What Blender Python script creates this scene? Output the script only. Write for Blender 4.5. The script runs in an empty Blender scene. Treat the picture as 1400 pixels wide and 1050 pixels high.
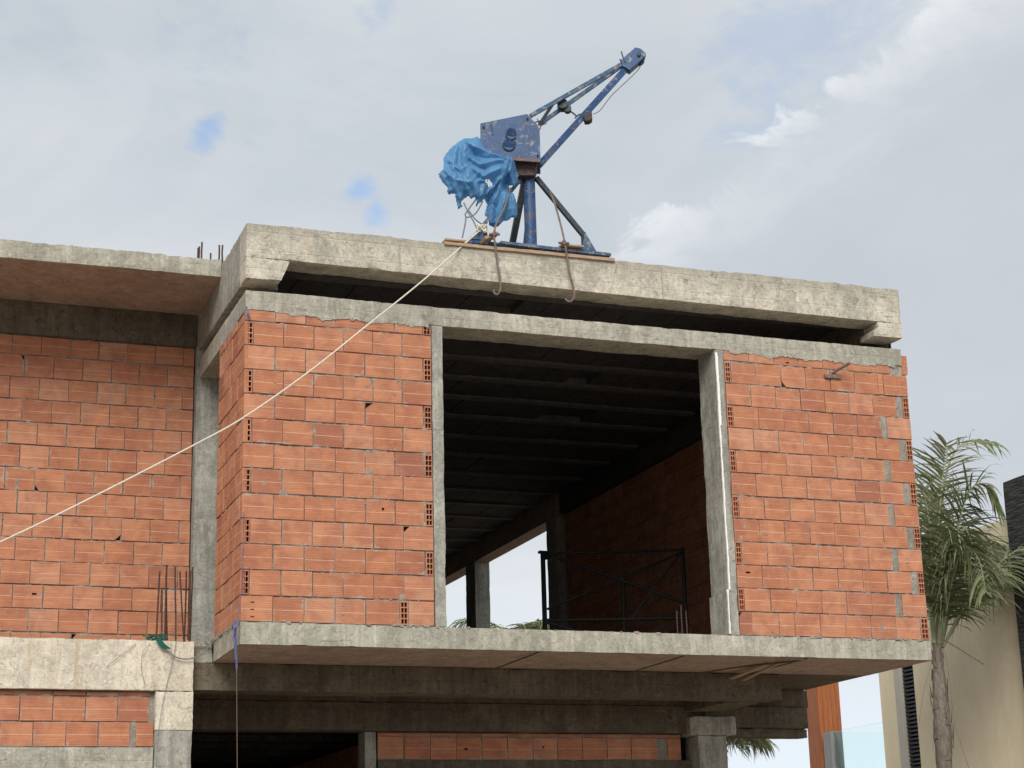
import bpy, bmesh, math, random
from mathutils import Vector, Matrix, noise
import numpy as np
random.seed(11)
S = bpy.context.scene
COL = S.collection
V = Vector

# ------------------------------------------------------------------ camera
CY, CP, CR, CF = 0.35494516665056636, 0.2797212614163483, -0.025910562110741747, 2460.07446558
CAM = V((-2.8869385559816085, -14.155422819875163, -2.194671144747672))
_f = V((math.sin(CY)*math.cos(CP), math.cos(CY)*math.cos(CP), math.sin(CP)))
_r0 = V((math.cos(CY), -math.sin(CY), 0)); _u0 = _r0.cross(_f)
RX = _r0*math.cos(CR) + _u0*math.sin(CR)
UX = -_r0*math.sin(CR) + _u0*math.cos(CR)
def at(px, py, y):
    """world point at depth y that the measured photograph pixel looks at"""
    d = _f*CF + RX*(px-700) + UX*(525-py)
    return CAM + d*((y-CAM.y)/d.y)
def atx(px, py, x):
    d = _f*CF + RX*(px-700) + UX*(525-py)
    return CAM + d*((x-CAM.x)/d.x)
cd = bpy.data.cameras.new('camera'); cam = bpy.data.objects.new('camera', cd); COL.objects.link(cam)
cam.matrix_world = Matrix(((RX.x, UX.x, -_f.x, CAM.x), (RX.y, UX.y, -_f.y, CAM.y), (RX.z, UX.z, -_f.z, CAM.z), (0, 0, 0, 1)))
cd.sensor_width = 36; cd.lens = CF/1400*36; cd.clip_end = 2000; cd.clip_start = .1
S.camera = cam
GZ = -3.8   # ground level

# ------------------------------------------------------------------ node helpers
def newmat(name, rough=.8, spec=.3):
    m = bpy.data.materials.new(name); m.use_nodes = True
    nt = m.node_tree; b = nt.nodes['Principled BSDF']
    b.inputs['Roughness'].default_value = rough
    b.inputs['Specular IOR Level'].default_value = spec
    return m, nt, b
def N(nt, t, **kw):
    n = nt.nodes.new(t)
    for k, v in kw.items():
        if k in n.inputs.keys(): n.inputs[k].default_value = v
        else: setattr(n, k, v)
    return n
def coords(nt, scale=(1, 1, 1), rot=(0, 0, 0)):
    tc = N(nt, 'ShaderNodeTexCoord'); mp = N(nt, 'ShaderNodeMapping')
    mp.inputs['Scale'].default_value = scale; mp.inputs['Rotation'].default_value = rot
    nt.links.new(tc.outputs['Object'], mp.inputs['Vector']); return mp.outputs['Vector']
def nz(nt, vec, scale, detail=6, rough=.6, dist=0.):
    n = N(nt, 'ShaderNodeTexNoise'); n.inputs['Scale'].default_value = scale; n.inputs['Detail'].default_value = detail
    n.inputs['Roughness'].default_value = rough; n.inputs['Distortion'].default_value = dist
    nt.links.new(vec, n.inputs['Vector']); return n.outputs['Fac']
def ramp(nt, fac, stops):
    r = N(nt, 'ShaderNodeValToRGB'); e = r.color_ramp.elements
    while len(e) < len(stops): e.new(.5)
    for el, (p, c) in zip(e, stops):
        el.position = p; el.color = (c[0], c[1], c[2], 1) if hasattr(c, '__len__') else (c, c, c, 1)
    nt.links.new(fac, r.inputs['Fac']); return r.outputs['Color']
def mix(nt, fac, a, b, mode='MIX'):
    n = N(nt, 'ShaderNodeMix', data_type='RGBA', blend_type=mode)
    for i, s in ((0, fac), (6, a), (7, b)):
        if hasattr(s, 'is_linked') or hasattr(s, 'links'): nt.links.new(s, n.inputs[i])
        else: n.inputs[i].default_value = s if i == 0 else (*s, 1)
    return n.outputs[2]
def mth(nt, op, a, b=0.):
    n = N(nt, 'ShaderNodeMath', operation=op)
    for i, s in enumerate((a, b)):
        if hasattr(s, 'links'): nt.links.new(s, n.inputs[i])
        else: n.inputs[i].default_value = s
    return n.outputs[0]
def bump(nt, b, h, strength=.4, dist=.01):
    n = N(nt, 'ShaderNodeBump'); n.inputs['Strength'].default_value = strength; n.inputs['Distance'].default_value = dist
    nt.links.new(h, n.inputs['Height']); nt.links.new(n.outputs[0], b.inputs['Normal'])

def concrete(name, a, b_, dark=(.12, .11, .095), boards=0.0, patch=.5, topdark=None, streak=.35, scratch=.55, off=0., rust=0.):
    """cast concrete: cement tone a, laitance tone b_, pores, board marks, stains"""
    m, nt, b = newmat(name, .9, .2)
    v = coords(nt, (1, 1, 1)); 
    mp = N(nt, 'ShaderNodeMapping'); mp.inputs['Location'].default_value = (off, off*1.7, off*.3); nt.links.new(v, mp.inputs['Vector']); v = mp.outputs[0]
    big = nz(nt, v, 1.3, 5, .62, .4)
    c = mix(nt, ramp(nt, big, [(patch-.13, 0.), (patch+.13, 1.)]), a, b_)
    med = nz(nt, v, 7, 8, .7, .3)
    c = mix(nt, ramp(nt, med, [(.32, .55), (.62, 0.)]), c, tuple(x*.62 for x in a))
    # horizontal smears from the formwork boards
    vh = N(nt, 'ShaderNodeMapping'); vh.inputs['Scale'].default_value = (1.6, 1.6, 14); nt.links.new(v, vh.inputs['Vector'])
    sm = nz(nt, vh.outputs[0], 2.6, 7, .68, .6)
    tear = mth(nt, 'MULTIPLY', ramp(nt, sm, [(.34, 1.), (.42, 0.)]), ramp(nt, nz(nt, v, 4.3, 5, .6), [(.5, 0.), (.6, 1.)]))
    c = mix(nt, mth(nt, 'MULTIPLY', tear, scratch), c, dark)
    bl = nz(nt, v, 15, 8, .78, 1.5)
    c = mix(nt, ramp(nt, bl, [(.37, .8), (.47, 0.)]), c, tuple(x*.5 for x in a))
    wide = nz(nt, v, 3.1, 9, .74, 1.1)
    c = mix(nt, ramp(nt, wide, [(.38, .55), (.5, 0.)]), c, tuple(x*.6 for x in a))
    vs = N(nt, 'ShaderNodeMapping'); vs.inputs['Scale'].default_value = (5, 5, 30); vs.inputs['Rotation'].default_value = (0, .12, 0); nt.links.new(v, vs.inputs['Vector'])
    ck = nz(nt, vs.outputs[0], 1.7, 5, .6, 1.2)
    c = mix(nt, mth(nt, 'MULTIPLY', mth(nt, 'MULTIPLY', ramp(nt, ck, [(.30, 1.), (.345, 0.)]), ramp(nt, wide, [(.4, 0.), (.5, 1.)])), .9), c, tuple(x*.35 for x in a))
    c = mix(nt, ramp(nt, bl, [(.55, 0.), (.65, .75)]), c, tuple(min(1, x*1.18) for x in b_))
    # vertical run-off streaks
    vv = N(nt, 'ShaderNodeMapping'); vv.inputs['Scale'].default_value = (9, 9, .9); nt.links.new(v, vv.inputs['Vector'])
    st = nz(nt, vv.outputs[0], 1.6, 6, .65, .3)
    c = mix(nt, mth(nt, 'MULTIPLY', ramp(nt, st, [(.51, 0.), (.63, 1.)]), streak), c, tuple(x*.5 for x in a))
    c = mix(nt, mth(nt, 'MULTIPLY', ramp(nt, st, [(.34, 1.), (.45, 0.)]), streak*.8), c, tuple(min(1, x*1.3) for x in b_))
    if rust:
        vr2 = N(nt, 'ShaderNodeMapping'); vr2.inputs['Scale'].default_value = (4.5, 4.5, .35); nt.links.new(v, vr2.inputs['Vector'])
        c = mix(nt, mth(nt, 'MULTIPLY', ramp(nt, nz(nt, vr2.outputs[0], 1.9, 6, .6, .2), [(.57, 0.), (.68, 1.)]), rust), c, (.40, .27, .16))
    # pores
    po = N(nt, 'ShaderNodeTexVoronoi'); po.inputs['Scale'].default_value = 26; nt.links.new(v, po.inputs['Vector'])
    pm = mth(nt, 'MULTIPLY', ramp(nt, po.outputs['Distance'], [(.05, 1.), (.13, 0.)]), ramp(nt, nz(nt, v, 5, 3), [(.5, 0.), (.62, 1.)]))
    c = mix(nt, mth(nt, 'MULTIPLY', pm, .8), c, dark)
    if topdark:                         # damp, moss-stained upper band with a ragged lower edge
        z0, z1, tc_ = topdark
        sx = N(nt, 'ShaderNodeSeparateXYZ'); g = N(nt, 'ShaderNodeNewGeometry'); nt.links.new(g.outputs['Position'], sx.inputs[0])
        t = mth(nt, 'ADD', sx.outputs['Z'], mth(nt, 'MULTIPLY', mth(nt, 'SUBTRACT', big, .5), .45))
        mr = N(nt, 'ShaderNodeMapRange'); mr.inputs[1].default_value = z0; mr.inputs[2].default_value = z1; nt.links.new(t, mr.inputs[0])
        c = mix(nt, mth(nt, 'MULTIPLY', mr.outputs[0], mth(nt, 'ADD', mth(nt, 'MULTIPLY', med, .8), .3)), c, tc_)
    fine = nz(nt, v, 90, 4, .7)
    c = mix(nt, 1., c, ramp(nt, fine, [(.3, .78), (.7, 1.12)]), 'MULTIPLY')
    nt.links.new(c, b.inputs['Base Color'])
    h = mth(nt, 'ADD', mth(nt, 'MULTIPLY', fine, .25), mth(nt, 'MULTIPLY', med, .8))
    h = mth(nt, 'SUBTRACT', h, mth(nt, 'MULTIPLY', pm, .9))
    h = mth(nt, 'ADD', mth(nt, 'SUBTRACT', h, mth(nt, 'MULTIPLY', tear, .6)), mth(nt, 'MULTIPLY', bl, .5))
    if boards:
        sx2 = N(nt, 'ShaderNodeSeparateXYZ'); nt.links.new(v, sx2.inputs[0])
        fr = mth(nt, 'FRACT', mth(nt, 'DIVIDE', sx2.outputs['Z'], boards))
        ln = ramp(nt, fr, [(0., 0.), (.05, 1.), (.95, 1.), (1., 0.)])
        h = mth(nt, 'ADD', h, mth(nt, 'MULTIPLY', ln, .6))
    bump(nt, b, h, .55, .008)
    return m

M = {}
M['cream'] = concrete('cream_concrete', (.42, .395, .335), (.68, .635, .53), boards=.165, patch=.43, topdark=(3.22, 3.42, (.22, .205, .17)), scratch=.6, streak=.16, rust=.25)
M['cream_low'] = concrete('cream_concrete_low', (.66, .60, .49), (.78, .72, .60), patch=.42, streak=.22, scratch=.6, off=3.1, rust=.6)
M['grey'] = concrete('grey_concrete', (.38, .365, .31), (.51, .485, .41), boards=.1, patch=.52, scratch=.4, off=7.7)
M['slab'] = concrete('slab_edge_concrete', (.40, .385, .32), (.54, .51, .43), patch=.55, streak=.4, scratch=.3, off=1.7)
M['column'] = concrete('column_concrete', (.34, .335, .295), (.46, .45, .395), patch=.5, streak=.5, scratch=.35, off=12.)
M['soffit'] = concrete('soffit_concrete', (.40, .31, .25), (.48, .375, .30), patch=.5, streak=.1, scratch=.25, off=5.)
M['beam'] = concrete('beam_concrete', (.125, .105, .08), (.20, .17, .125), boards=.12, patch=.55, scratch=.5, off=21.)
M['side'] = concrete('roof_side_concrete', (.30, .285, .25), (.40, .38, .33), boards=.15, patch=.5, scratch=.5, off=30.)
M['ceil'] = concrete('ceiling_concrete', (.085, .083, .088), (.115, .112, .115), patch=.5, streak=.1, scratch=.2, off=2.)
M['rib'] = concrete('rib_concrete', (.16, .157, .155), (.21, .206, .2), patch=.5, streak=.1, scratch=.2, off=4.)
M['mortar'] = concrete('mortar', (.27, .25, .215), (.40, .37, .32), patch=.5, streak=.1, scratch=.2, off=9.)

def brick_mat():
    m, nt, b = newmat('hollow_clay_brick', .82, .25)
    v = coords(nt); at_ = N(nt, 'ShaderNodeVertexColor', layer_name='bc'); sc = N(nt, 'ShaderNodeSeparateColor'); nt.links.new(at_.outputs[0], sc.inputs[0])
    uv = N(nt, 'ShaderNodeUVMap', uv_map='uv'); su = N(nt, 'ShaderNodeSeparateXYZ'); nt.links.new(uv.outputs[0], su.inputs[0])
    base = ramp(nt, sc.outputs[0], [(0., (.26, .11, .08)), (.15, (.37, .15, .09)), (.45, (.46, .192, .102)), (.8, (.51, .232, .132)), (1., (.55, .295, .19))])
    # firing tone shifts inside each brick
    addv = N(nt, 'ShaderNodeVectorMath', operation='ADD'); cmb = N(nt, 'ShaderNodeCombineXYZ')
    nt.links.new(mth(nt, 'MULTIPLY', sc.outputs[1], 37.), cmb.inputs[0]); nt.links.new(mth(nt, 'MULTIPLY', sc.outputs[0], 23.), cmb.inputs[2])
    nt.links.new(v, addv.inputs[0]); nt.links.new(cmb.outputs[0], addv.inputs[1]); w = addv.outputs[0]
    blot = nz(nt, w, 6, 5, .6, .5)
    c = mix(nt, mth(nt, 'MULTIPLY', ramp(nt, blot, [(.43, 0.), (.64, 1.)]), .55), base, (.31, .115, .078))
    c = mix(nt, mth(nt, 'MULTIPLY', ramp(nt, blot, [(.3, 1.), (.45, 0.)]), .30), c, (.62, .27, .155))
    # cement film and drips
    film = nz(nt, v, 2.1, 7, .7, .6)
    c = mix(nt, mth(nt, 'MULTIPLY', ramp(nt, film, [(.56, 0.), (.74, 1.)]), .5), c, (.47, .30, .22))
    sp = nz(nt, v, 34, 5, .75)
    c = mix(nt, mth(nt, 'MULTIPLY', ramp(nt, sp, [(.66, 0.), (.73, 1.)]), .5), c, (.48, .42, .36))
    c = mix(nt, mth(nt, 'MULTIPLY', ramp(nt, sp, [(.27, 1.), (.34, 0.)]), .5), c, (.20, .07, .05))
    # extrusion lines run along the brick
    vr = N(nt, 'ShaderNodeMapping'); vr.inputs['Scale'].default_value = (1.2, 1.2, 60); nt.links.new(w, vr.inputs['Vector'])
    rib = nz(nt, vr.outputs[0], 2.2, 4, .6)
    c = mix(nt, 1., c, ramp(nt, rib, [(.3, .82), (.7, 1.14)]), 'MULTIPLY')
    # pale scored line at mid height, interrupted
    dv = mth(nt, 'ABSOLUTE', mth(nt, 'SUBTRACT', su.outputs[1], mth(nt, 'ADD', .46, mth(nt, 'MULTIPLY', sc.outputs[1], .06))))
    ln = ramp(nt, dv, [(.0, 1.), (.012, .9), (.026, 0.)])
    lm = mth(nt, 'MULTIPLY', ln, ramp(nt, nz(nt, w, 11, 3), [(.32, .15), (.5, .8)]))
    c = mix(nt, mth(nt, 'MULTIPLY', lm, .8), c, (.68, .42, .29))
    # darker dusty arris
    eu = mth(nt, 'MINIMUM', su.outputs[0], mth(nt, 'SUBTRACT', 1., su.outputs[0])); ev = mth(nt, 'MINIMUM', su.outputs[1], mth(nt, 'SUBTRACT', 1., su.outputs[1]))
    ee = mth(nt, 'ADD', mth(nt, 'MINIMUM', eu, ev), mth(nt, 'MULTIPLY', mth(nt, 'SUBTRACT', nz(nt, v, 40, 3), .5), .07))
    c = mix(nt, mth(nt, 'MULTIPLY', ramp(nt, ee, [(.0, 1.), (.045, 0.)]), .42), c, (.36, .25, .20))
    # mortar dragged over the arrises and dried smears
    mn = nz(nt, v, 8.5, 8, .75, .8); mn2 = nz(nt, v, 2.3, 4, .6)
    me_ = mth(nt, 'SUBTRACT', mth(nt, 'MULTIPLY', mth(nt, 'SUBTRACT', mn, .5), .75), mth(nt, 'MINIMUM', eu, ev))
    c = mix(nt, mth(nt, 'MULTIPLY', ramp(nt, me_, [(.0, 0.), (.03, 1.)]), .8), c, (.38, .33, .28))
    c = mix(nt, mth(nt, 'MULTIPLY', mth(nt, 'MULTIPLY', ramp(nt, mn, [(.60, 0.), (.68, 1.)]), ramp(nt, mn2, [(.52, 0.), (.62, 1.)])), .55), c, (.43, .36, .30))
    nt.links.new(c, b.inputs['Base Color'])
    wv = mth(nt, 'SINE', mth(nt, 'MULTIPLY', su.outputs[1], 88.))
    h = mth(nt, 'ADD', mth(nt, 'MULTIPLY', wv, .18), mth(nt, 'ADD', mth(nt, 'MULTIPLY', rib, .5), mth(nt, 'MULTIPLY', sp, .5)))
    h = mth(nt, 'SUBTRACT', h, mth(nt, 'MULTIPLY', ln, .8))
    bump(nt, b, h, .5, .004)
    return m
M['brick'] = brick_mat()

def simple(name, col, rough=.6, metal=0., var=.25, scale=12., spec=.4, col2=None, thr=(.5, .62), bmp=.2, bd=.004, stretch=(1, 1, 1)):
    m, nt, b = newmat(name, rough, spec); b.inputs['Metallic'].default_value = metal
    v = coords(nt, stretch); n = nz(nt, v, scale, 7, .68, .3)
    c = mix(nt, 1., col, ramp(nt, n, [(.25, 1-var), (.75, 1+var)]), 'MULTIPLY')
    if col2:
        n2 = nz(nt, v, scale*1.9, 8, .72, .6)
        c = mix(nt, ramp(nt, n2, [(thr[0], 0.), (thr[1], 1.)]), c, col2)
    nt.links.new(c, b.inputs['Base Color']); bump(nt, b, n, bmp, bd)
    return m
def blue_paint():
    m, nt, b = newmat('chipped_blue_paint', .5, .4); v = coords(nt)
    n = nz(nt, v, 5, 6, .65, .3)
    c = ramp(nt, n, [(.3, (.011, .04, .115)), (.55, (.018, .07, .19)), (.75, (.045, .12, .27))])
    ch = nz(nt, v, 17, 8, .75, 1.)
    c = mix(nt, ramp(nt, ch, [(.57, 0.), (.62, 1.)]), c, (.27, .24, .24))
    sp = nz(nt, v, 55, 4, .7)
    c = mix(nt, mth(nt, 'MULTIPLY', ramp(nt, sp, [(.62, 0.), (.68, 1.)]), .6), c, (.36, .34, .35))
    ru = nz(nt, v, 3.2, 8, .7, .8)
    c = mix(nt, mth(nt, 'MULTIPLY', ramp(nt, ru, [(.55, 0.), (.68, 1.)]), .8), c, (.12, .095, .08))
    nt.links.new(c, b.inputs['Base Color']); bump(nt, b, ch, .3, .003)
    return m
M['blue'] = blue_paint()
M['steel_dark'] = simple('dark_worn_steel', (.035, .045, .055), .55, .2, .4, 14, col2=(.16, .13, .11), thr=(.56, .68))
M['steel_grey'] = simple('grey_worn_paint', (.05, .11, .20), .6, .1, .4, 10, col2=(.30, .27, .23), thr=(.5, .62))
M['rust'] = simple('rusty_steel', (.17, .125, .105), .85, .1, .45, 25, col2=(.27, .21, .19), thr=(.5, .65))
M['gear'] = simple('grimy_gear_steel', (.10, .07, .065), .8, .1, .45, 18, col2=(.04, .035, .04), thr=(.45, .6))
M['rebar'] = simple('rebar_rust', (.085, .050, .040), .9, .1, .4, 30)
M['black'] = simple('black_steel', (.012, .012, .013), .6, .2, .3, 20)
M['rubber'] = simple('black_rubber', (.03, .03, .03), .6, 0, .3, 20)
M['wood'] = simple('weathered_plank', (.40, .29, .20), .85, 0, .35, 9, col2=(.22, .15, .11), thr=(.52, .68), stretch=(1, 8, 8))
M['rope'] = simple('pale_rope', (.66, .62, .52), .8, 0, .25, 60)
M['ropegrey'] = simple('grey_wire', (.17, .18, .19), .7, 0, .3, 60)
M['foam'] = simple('white_mortar_line', (.82, .82, .80), .8, 0, .08, 30)
M['net'] = simple('teal_net', (.01, .12, .09), .7, 0, .5, 60)
M['strip'] = simple('blue_purple_plastic', (.10, .105, .24), .45, 0, .6, 40, col2=(.36, .38, .5), thr=(.56, .7))
M['twine'] = simple('thin_twine', (.22, .15, .11), .8)
def tarp_mat():
    m, nt, b = newmat('blue_tarpaulin', .33, .5); v = coords(nt)
    n = nz(nt, v, 6, 7, .65, .6)
    c = ramp(nt, n, [(.3, (.10, .29, .54)), (.6, (.15, .38, .64)), (.8, (.30, .55, .76))])
    nt.links.new(c, b.inputs['Base Color'])
    tr = N(nt, 'ShaderNodeBsdfTranslucent'); nt.links.new(c, tr.inputs[0])
    mx = N(nt, 'ShaderNodeMixShader'); mx.inputs[0].default_value = .4
    nt.links.new(b.outputs[0], mx.inputs[1]); nt.links.new(tr.outputs[0], mx.inputs[2])
    nt.links.new(mx.outputs[0], nt.nodes['Material Output'].inputs[0])
    w = nz(nt, v, 18, 4, .6, .8); bump(nt, b, mth(nt, 'ADD', w, n), .35, .008)
    return m
M['tarp'] = tarp_mat()
def leaf_mat(name, cols):
    m, nt, b = newmat(name, .5, .35)
    a = N(nt, 'ShaderNodeVertexColor', layer_name='bc'); sc = N(nt, 'ShaderNodeSeparateColor'); nt.links.new(a.outputs[0], sc.inputs[0])
    c = ramp(nt, sc.outputs[0], cols); nt.links.new(c, b.inputs['Base Color'])
    tr = N(nt, 'ShaderNodeBsdfTranslucent'); nt.links.new(c, tr.inputs[0])
    mx = N(nt, 'ShaderNodeMixShader'); mx.inputs[0].default_value = .28
    nt.links.new(b.outputs[0], mx.inputs[1]); nt.links.new(tr.outputs[0], mx.inputs[2])
    nt.links.new(mx.outputs[0], nt.nodes['Material Output'].inputs[0])
    return m
M['leaf'] = leaf_mat('palm_leaf', [(0., (.05, .07, .032)), (.5, (.115, .15, .068)), (.8, (.22, .25, .13)), (1., (.36, .35, .21))])
M['rachis'] = simple('frond_stalk', (.24, .27, .16), .6, 0, .3, 8)
M['bark'] = simple('palm_bark', (.17, .14, .115), .9, 0, .45, 9, col2=(.30, .26, .22), thr=(.5, .66), bmp=.8, bd=.02, stretch=(3, 3, .8))
M['stucco'] = simple('beige_stucco', (.82, .73, .53), .9, 0, .1, 3, bmp=.35, bd=.004, col2=(.77, .68, .49), thr=(.45, .7), stretch=(1, 1, .5))
M['stucco_light'] = simple('pale_trim', (.52, .50, .45), .8, 0, .08, 5)
M['louvre'] = simple('dark_louvre', (.045, .055, .065), .5, .1, .2, 8)
M['planks'] = simple('orange_wood_cladding', (.36, .125, .045), .55, 0, .35, 4, stretch=(9, 9, .5), col2=(.22, .07, .03), thr=(.5, .7))
M['panel'] = simple('grey_metal_panel', (.30, .30, .31), .5, .3, .1, 6)
def stone_mat():
    m, nt, b = newmat('dark_split_stone', .85, .3); v = coords(nt, (1.2, 1.2, 9))
    vo = N(nt, 'ShaderNodeTexVoronoi'); vo.inputs['Scale'].default_value = 3.2; nt.links.new(v, vo.inputs['Vector'])
    n = nz(nt, v, 7, 6, .7)
    c = mix(nt, ramp(nt, n, [(.3, 0.), (.7, 1.)]), (.03, .03, .032), (.10, .10, .10))
    c = mix(nt, 1., c, ramp(nt, vo.outputs['Distance'], [(.1, 1.25), (.7, .6)]), 'MULTIPLY')
    nt.links.new(c, b.inputs['Base Color']); bump(nt, b, mth(nt, 'ADD', vo.outputs['Distance'], n), 1., .04)
    return m
M['stone'] = stone_mat()
m, nt, b = newmat('tinted_glass', .03, .5)
b.inputs['Base Color'].default_value = (.92, .985, .98, 1); b.inputs['Transmission Weight'].default_value = 1.; b.inputs['IOR'].default_value = 1.1
M['glass'] = m
m, nt, b = newmat('ground_earth', .95, .1); v = coords(nt)
c = mix(nt, ramp(nt, nz(nt, v, .5, 9, .7), [(.35, 0.), (.65, 1.)]), (.27, .215, .165), (.36, .29, .23))
nt.links.new(c, b.inputs['Base Color']); bump(nt, b, nz(nt, v, 4, 8), .5, .05); M['ground'] = m

# ------------------------------------------------------------------ object helpers
def setp(o, label=None, cat=None, group=None, kind=None):
    if label: o['label'] = label
    if cat: o['category'] = cat
    if group: o['group'] = group
    if kind: o['kind'] = kind
    return o
def empty(name, loc, label, cat, group=None):
    o = bpy.data.objects.new(name, None); COL.objects.link(o); o.location = loc; o.empty_display_size = .3
    setp(o, label, cat, group); return o
class MB:
    """collects geometry, build() links it as ONE mesh object"""
    def __init__(s): s.v = []; s.f = []; s.uv = {}; s.col = {}; s.mi = {}
    def quad(s, a, b, c, d, uv=None, col=None, mi=0):
        i = len(s.v); s.v += [tuple(a), tuple(b), tuple(c), tuple(d)]; k = len(s.f); s.f.append((i, i+1, i+2, i+3))
        if uv: s.uv[k] = uv
        if col: s.col[k] = col
        if mi: s.mi[k] = mi
    def face(s, pts, mi=0, col=None):
        i = len(s.v); s.v += [tuple(p) for p in pts]; k = len(s.f); s.f.append(tuple(range(i, i+len(pts))))
        if mi: s.mi[k] = mi
        if col: s.col[k] = col
    def box(s, x0, x1, y0, y1, z0, z1):
        i = len(s.v)
        s.v += [(x, y, z) for z in (z0, z1) for y in (y0, y1) for x in (x0, x1)]
        for q in ((0, 2, 3, 1), (4, 5, 7, 6), (0, 1, 5, 4), (2, 6, 7, 3), (0, 4, 6, 2), (1, 3, 7, 5)):
            s.f.append(tuple(i+a for a in q))
    def rbox(s, x0, x1, y0, y1, z0, z1, res=.06, amp=.005, chip=.01, warp=None, top=0., seed=0., skip=''):
        """box of subdivided faces with uneven surfaces, knocked edges and (top) a ragged top"""
        ext = ((x0, x1), (y0, y1), (z0, z1))
        n = [max(1, min(260, round((b-a)/res))) for a, b in ext]
        def P(i, j, k):
            idx = (i, j, k)
            p = V([ext[a][0] + (ext[a][1]-ext[a][0])*idx[a]/n[a] for a in range(3)])
            e = [(-1 if idx[a] == 0 else 1 if idx[a] == n[a] else 0) for a in range(3)]
            q = p + V((seed, seed*1.3, seed*.7))
            d = noise.noise_vector(q*2.3)*amp + noise.noise_vector(q*11)*amp*.6
            if sum(1 for a in e if a) >= 2:
                c = max(0., noise.noise(q*5)-.15)*chip*1.3 + max(0., noise.noise(q*33)-.1)*chip*.7 + chip*.12
                for a in range(3): d[a] -= e[a]*c
            if top and e[2] == 1:
                d.z += (noise.noise(q*14)*max(.1, .5+1.3*noise.noise(q*2.1))+noise.noise(q*41)*.35+noise.noise(q*2)*.7)*top
            p = p+d
            return warp(p) if warp else p
        def grid(fa, fb, get, flip):
            base = len(s.v)
            for a in range(fa+1):
                for b in range(fb+1): s.v.append(tuple(get(a, b)))
            for a in range(fa):
                for b in range(fb):
                    q = (base+a*(fb+1)+b, base+(a+1)*(fb+1)+b, base+(a+1)*(fb+1)+b+1, base+a*(fb+1)+b+1)
                    s.f.append(q[::-1] if flip else q)
        if 'f' not in skip: grid(n[0], n[2], lambda a, b: P(a, 0, b), False)
        if 'b' not in skip: grid(n[0], n[2], lambda a, b: P(a, n[1], b), True)
        if 'l' not in skip: grid(n[1], n[2], lambda a, b: P(0, a, b), True)
        if 'r' not in skip: grid(n[1], n[2], lambda a, b: P(n[0], a, b), False)
        if 'd' not in skip: grid(n[0], n[1], lambda a, b: P(a, b, 0), True)
        if 'u' not in skip: grid(n[0], n[1], lambda a, b: P(a, b, n[2]), False)
    def bar(s, a, b, w, h, up=V((0, 0, 1))):
        """rectangular bar from a to b; w across, h along up"""
        a = V(a); b = V(b); t = (b-a).normalized(); sd = t.cross(up)
        if sd.length < 1e-3: sd = t.cross(V((1, 0, 0)))
        sd.normalize(); u = sd.cross(t).normalized()
        i = len(s.v)
        for p in (a, b):
            for x, z in ((-1, -1), (1, -1), (1, 1), (-1, 1)): s.v.append(tuple(p+sd*x*w/2+u*z*h/2))
        for q in ((0, 1, 2, 3), (7, 6, 5, 4), (0, 4, 5, 1), (1, 5, 6, 2), (2, 6, 7, 3), (3, 7, 4, 0)): s.f.append(tuple(i+k for k in q))
    def tube(s, pts, r, n=8, cap=True):
        pts = [V(p) for p in pts]; rs = r if hasattr(r, '__len__') else [r]*len(pts)
        base = len(s.v); up = V((.13, .31, .94))
        prev = None
        for k, p in enumerate(pts):
            t = (pts[min(k+1, len(pts)-1)]-pts[max(k-1, 0)]).normalized()
            if prev is None:
                sd = t.cross(up); sd = sd.normalized() if sd.length > .05 else t.cross(V((1, 0, 0))).normalized()
            else: sd = (prev - t*prev.dot(t)).normalized()
            prev = sd; u = sd.cross(t)
            for j in range(n):
                an = 2*math.pi*j/n; s.v.append(tuple(p+(sd*math.cos(an)+u*math.sin(an))*rs[k]))
        for k in range(len(pts)-1):
            for j in range(n):
                s.f.append((base+k*n+j, base+k*n+(j+1) % n, base+(k+1)*n+(j+1) % n, base+(k+1)*n+j))
        if cap:
            s.f.append(tuple(base+j for j in range(n))[::-1]); e = base+(len(pts)-1)*n; s.f.append(tuple(e+j for j in range(n)))
    def prism(s, poly, off):
        """closed polygon (3-D points) extruded by off"""
        n = len(poly); i = len(s.v); off = V(off)
        s.v += [tuple(V(p)) for p in poly]+[tuple(V(p)+off) for p in poly]
        s.f.append(tuple(range(i, i+n))); s.f.append(tuple(range(i+2*n-1, i+n-1, -1)))
        for k in range(n): s.f.append((i+k, i+n+k, i+n+(k+1) % n, i+(k+1) % n))
    def build(s, name, mat, parent=None, weld=True, smooth=True, bevel=0., fixn=True, ang=.6):
        me = bpy.data.meshes.new(name); 
        org = V((0, 0, 0))
        if parent is None:
            a = np.array(s.v); org = V(((a[:, 0].min()+a[:, 0].max())/2, (a[:, 1].min()+a[:, 1].max())/2, a[:, 2].min()))
            s.v = [tuple(V(p)-org) for p in s.v]
        me.from_pydata(s.v, [], s.f)
        for mm in (mat if isinstance(mat, (list, tuple)) else [mat]): me.materials.append(mm)
        for k, i in s.mi.items(): me.polygons[k].material_index = i
        if s.uv:
            ul = me.uv_layers.new(name='uv'); arr = np.full((len(me.loops), 2), .2, dtype=np.float32)
            for k, q in s.uv.items():
                ls = me.polygons[k].loop_start
                for j, c in enumerate(q): arr[ls+j] = c
            ul.data.foreach_set('uv', arr.ravel())
        if s.col:
            ca = me.color_attributes.new('bc', 'FLOAT_COLOR', 'CORNER'); arr = np.full((len(me.loops), 4), .5, dtype=np.float32)
            for k, c in s.col.items():
                p = me.polygons[k]; arr[p.loop_start:p.loop_start+p.loop_total] = (*c, 1)
            ca.data.foreach_set('color', arr.ravel())
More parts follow.
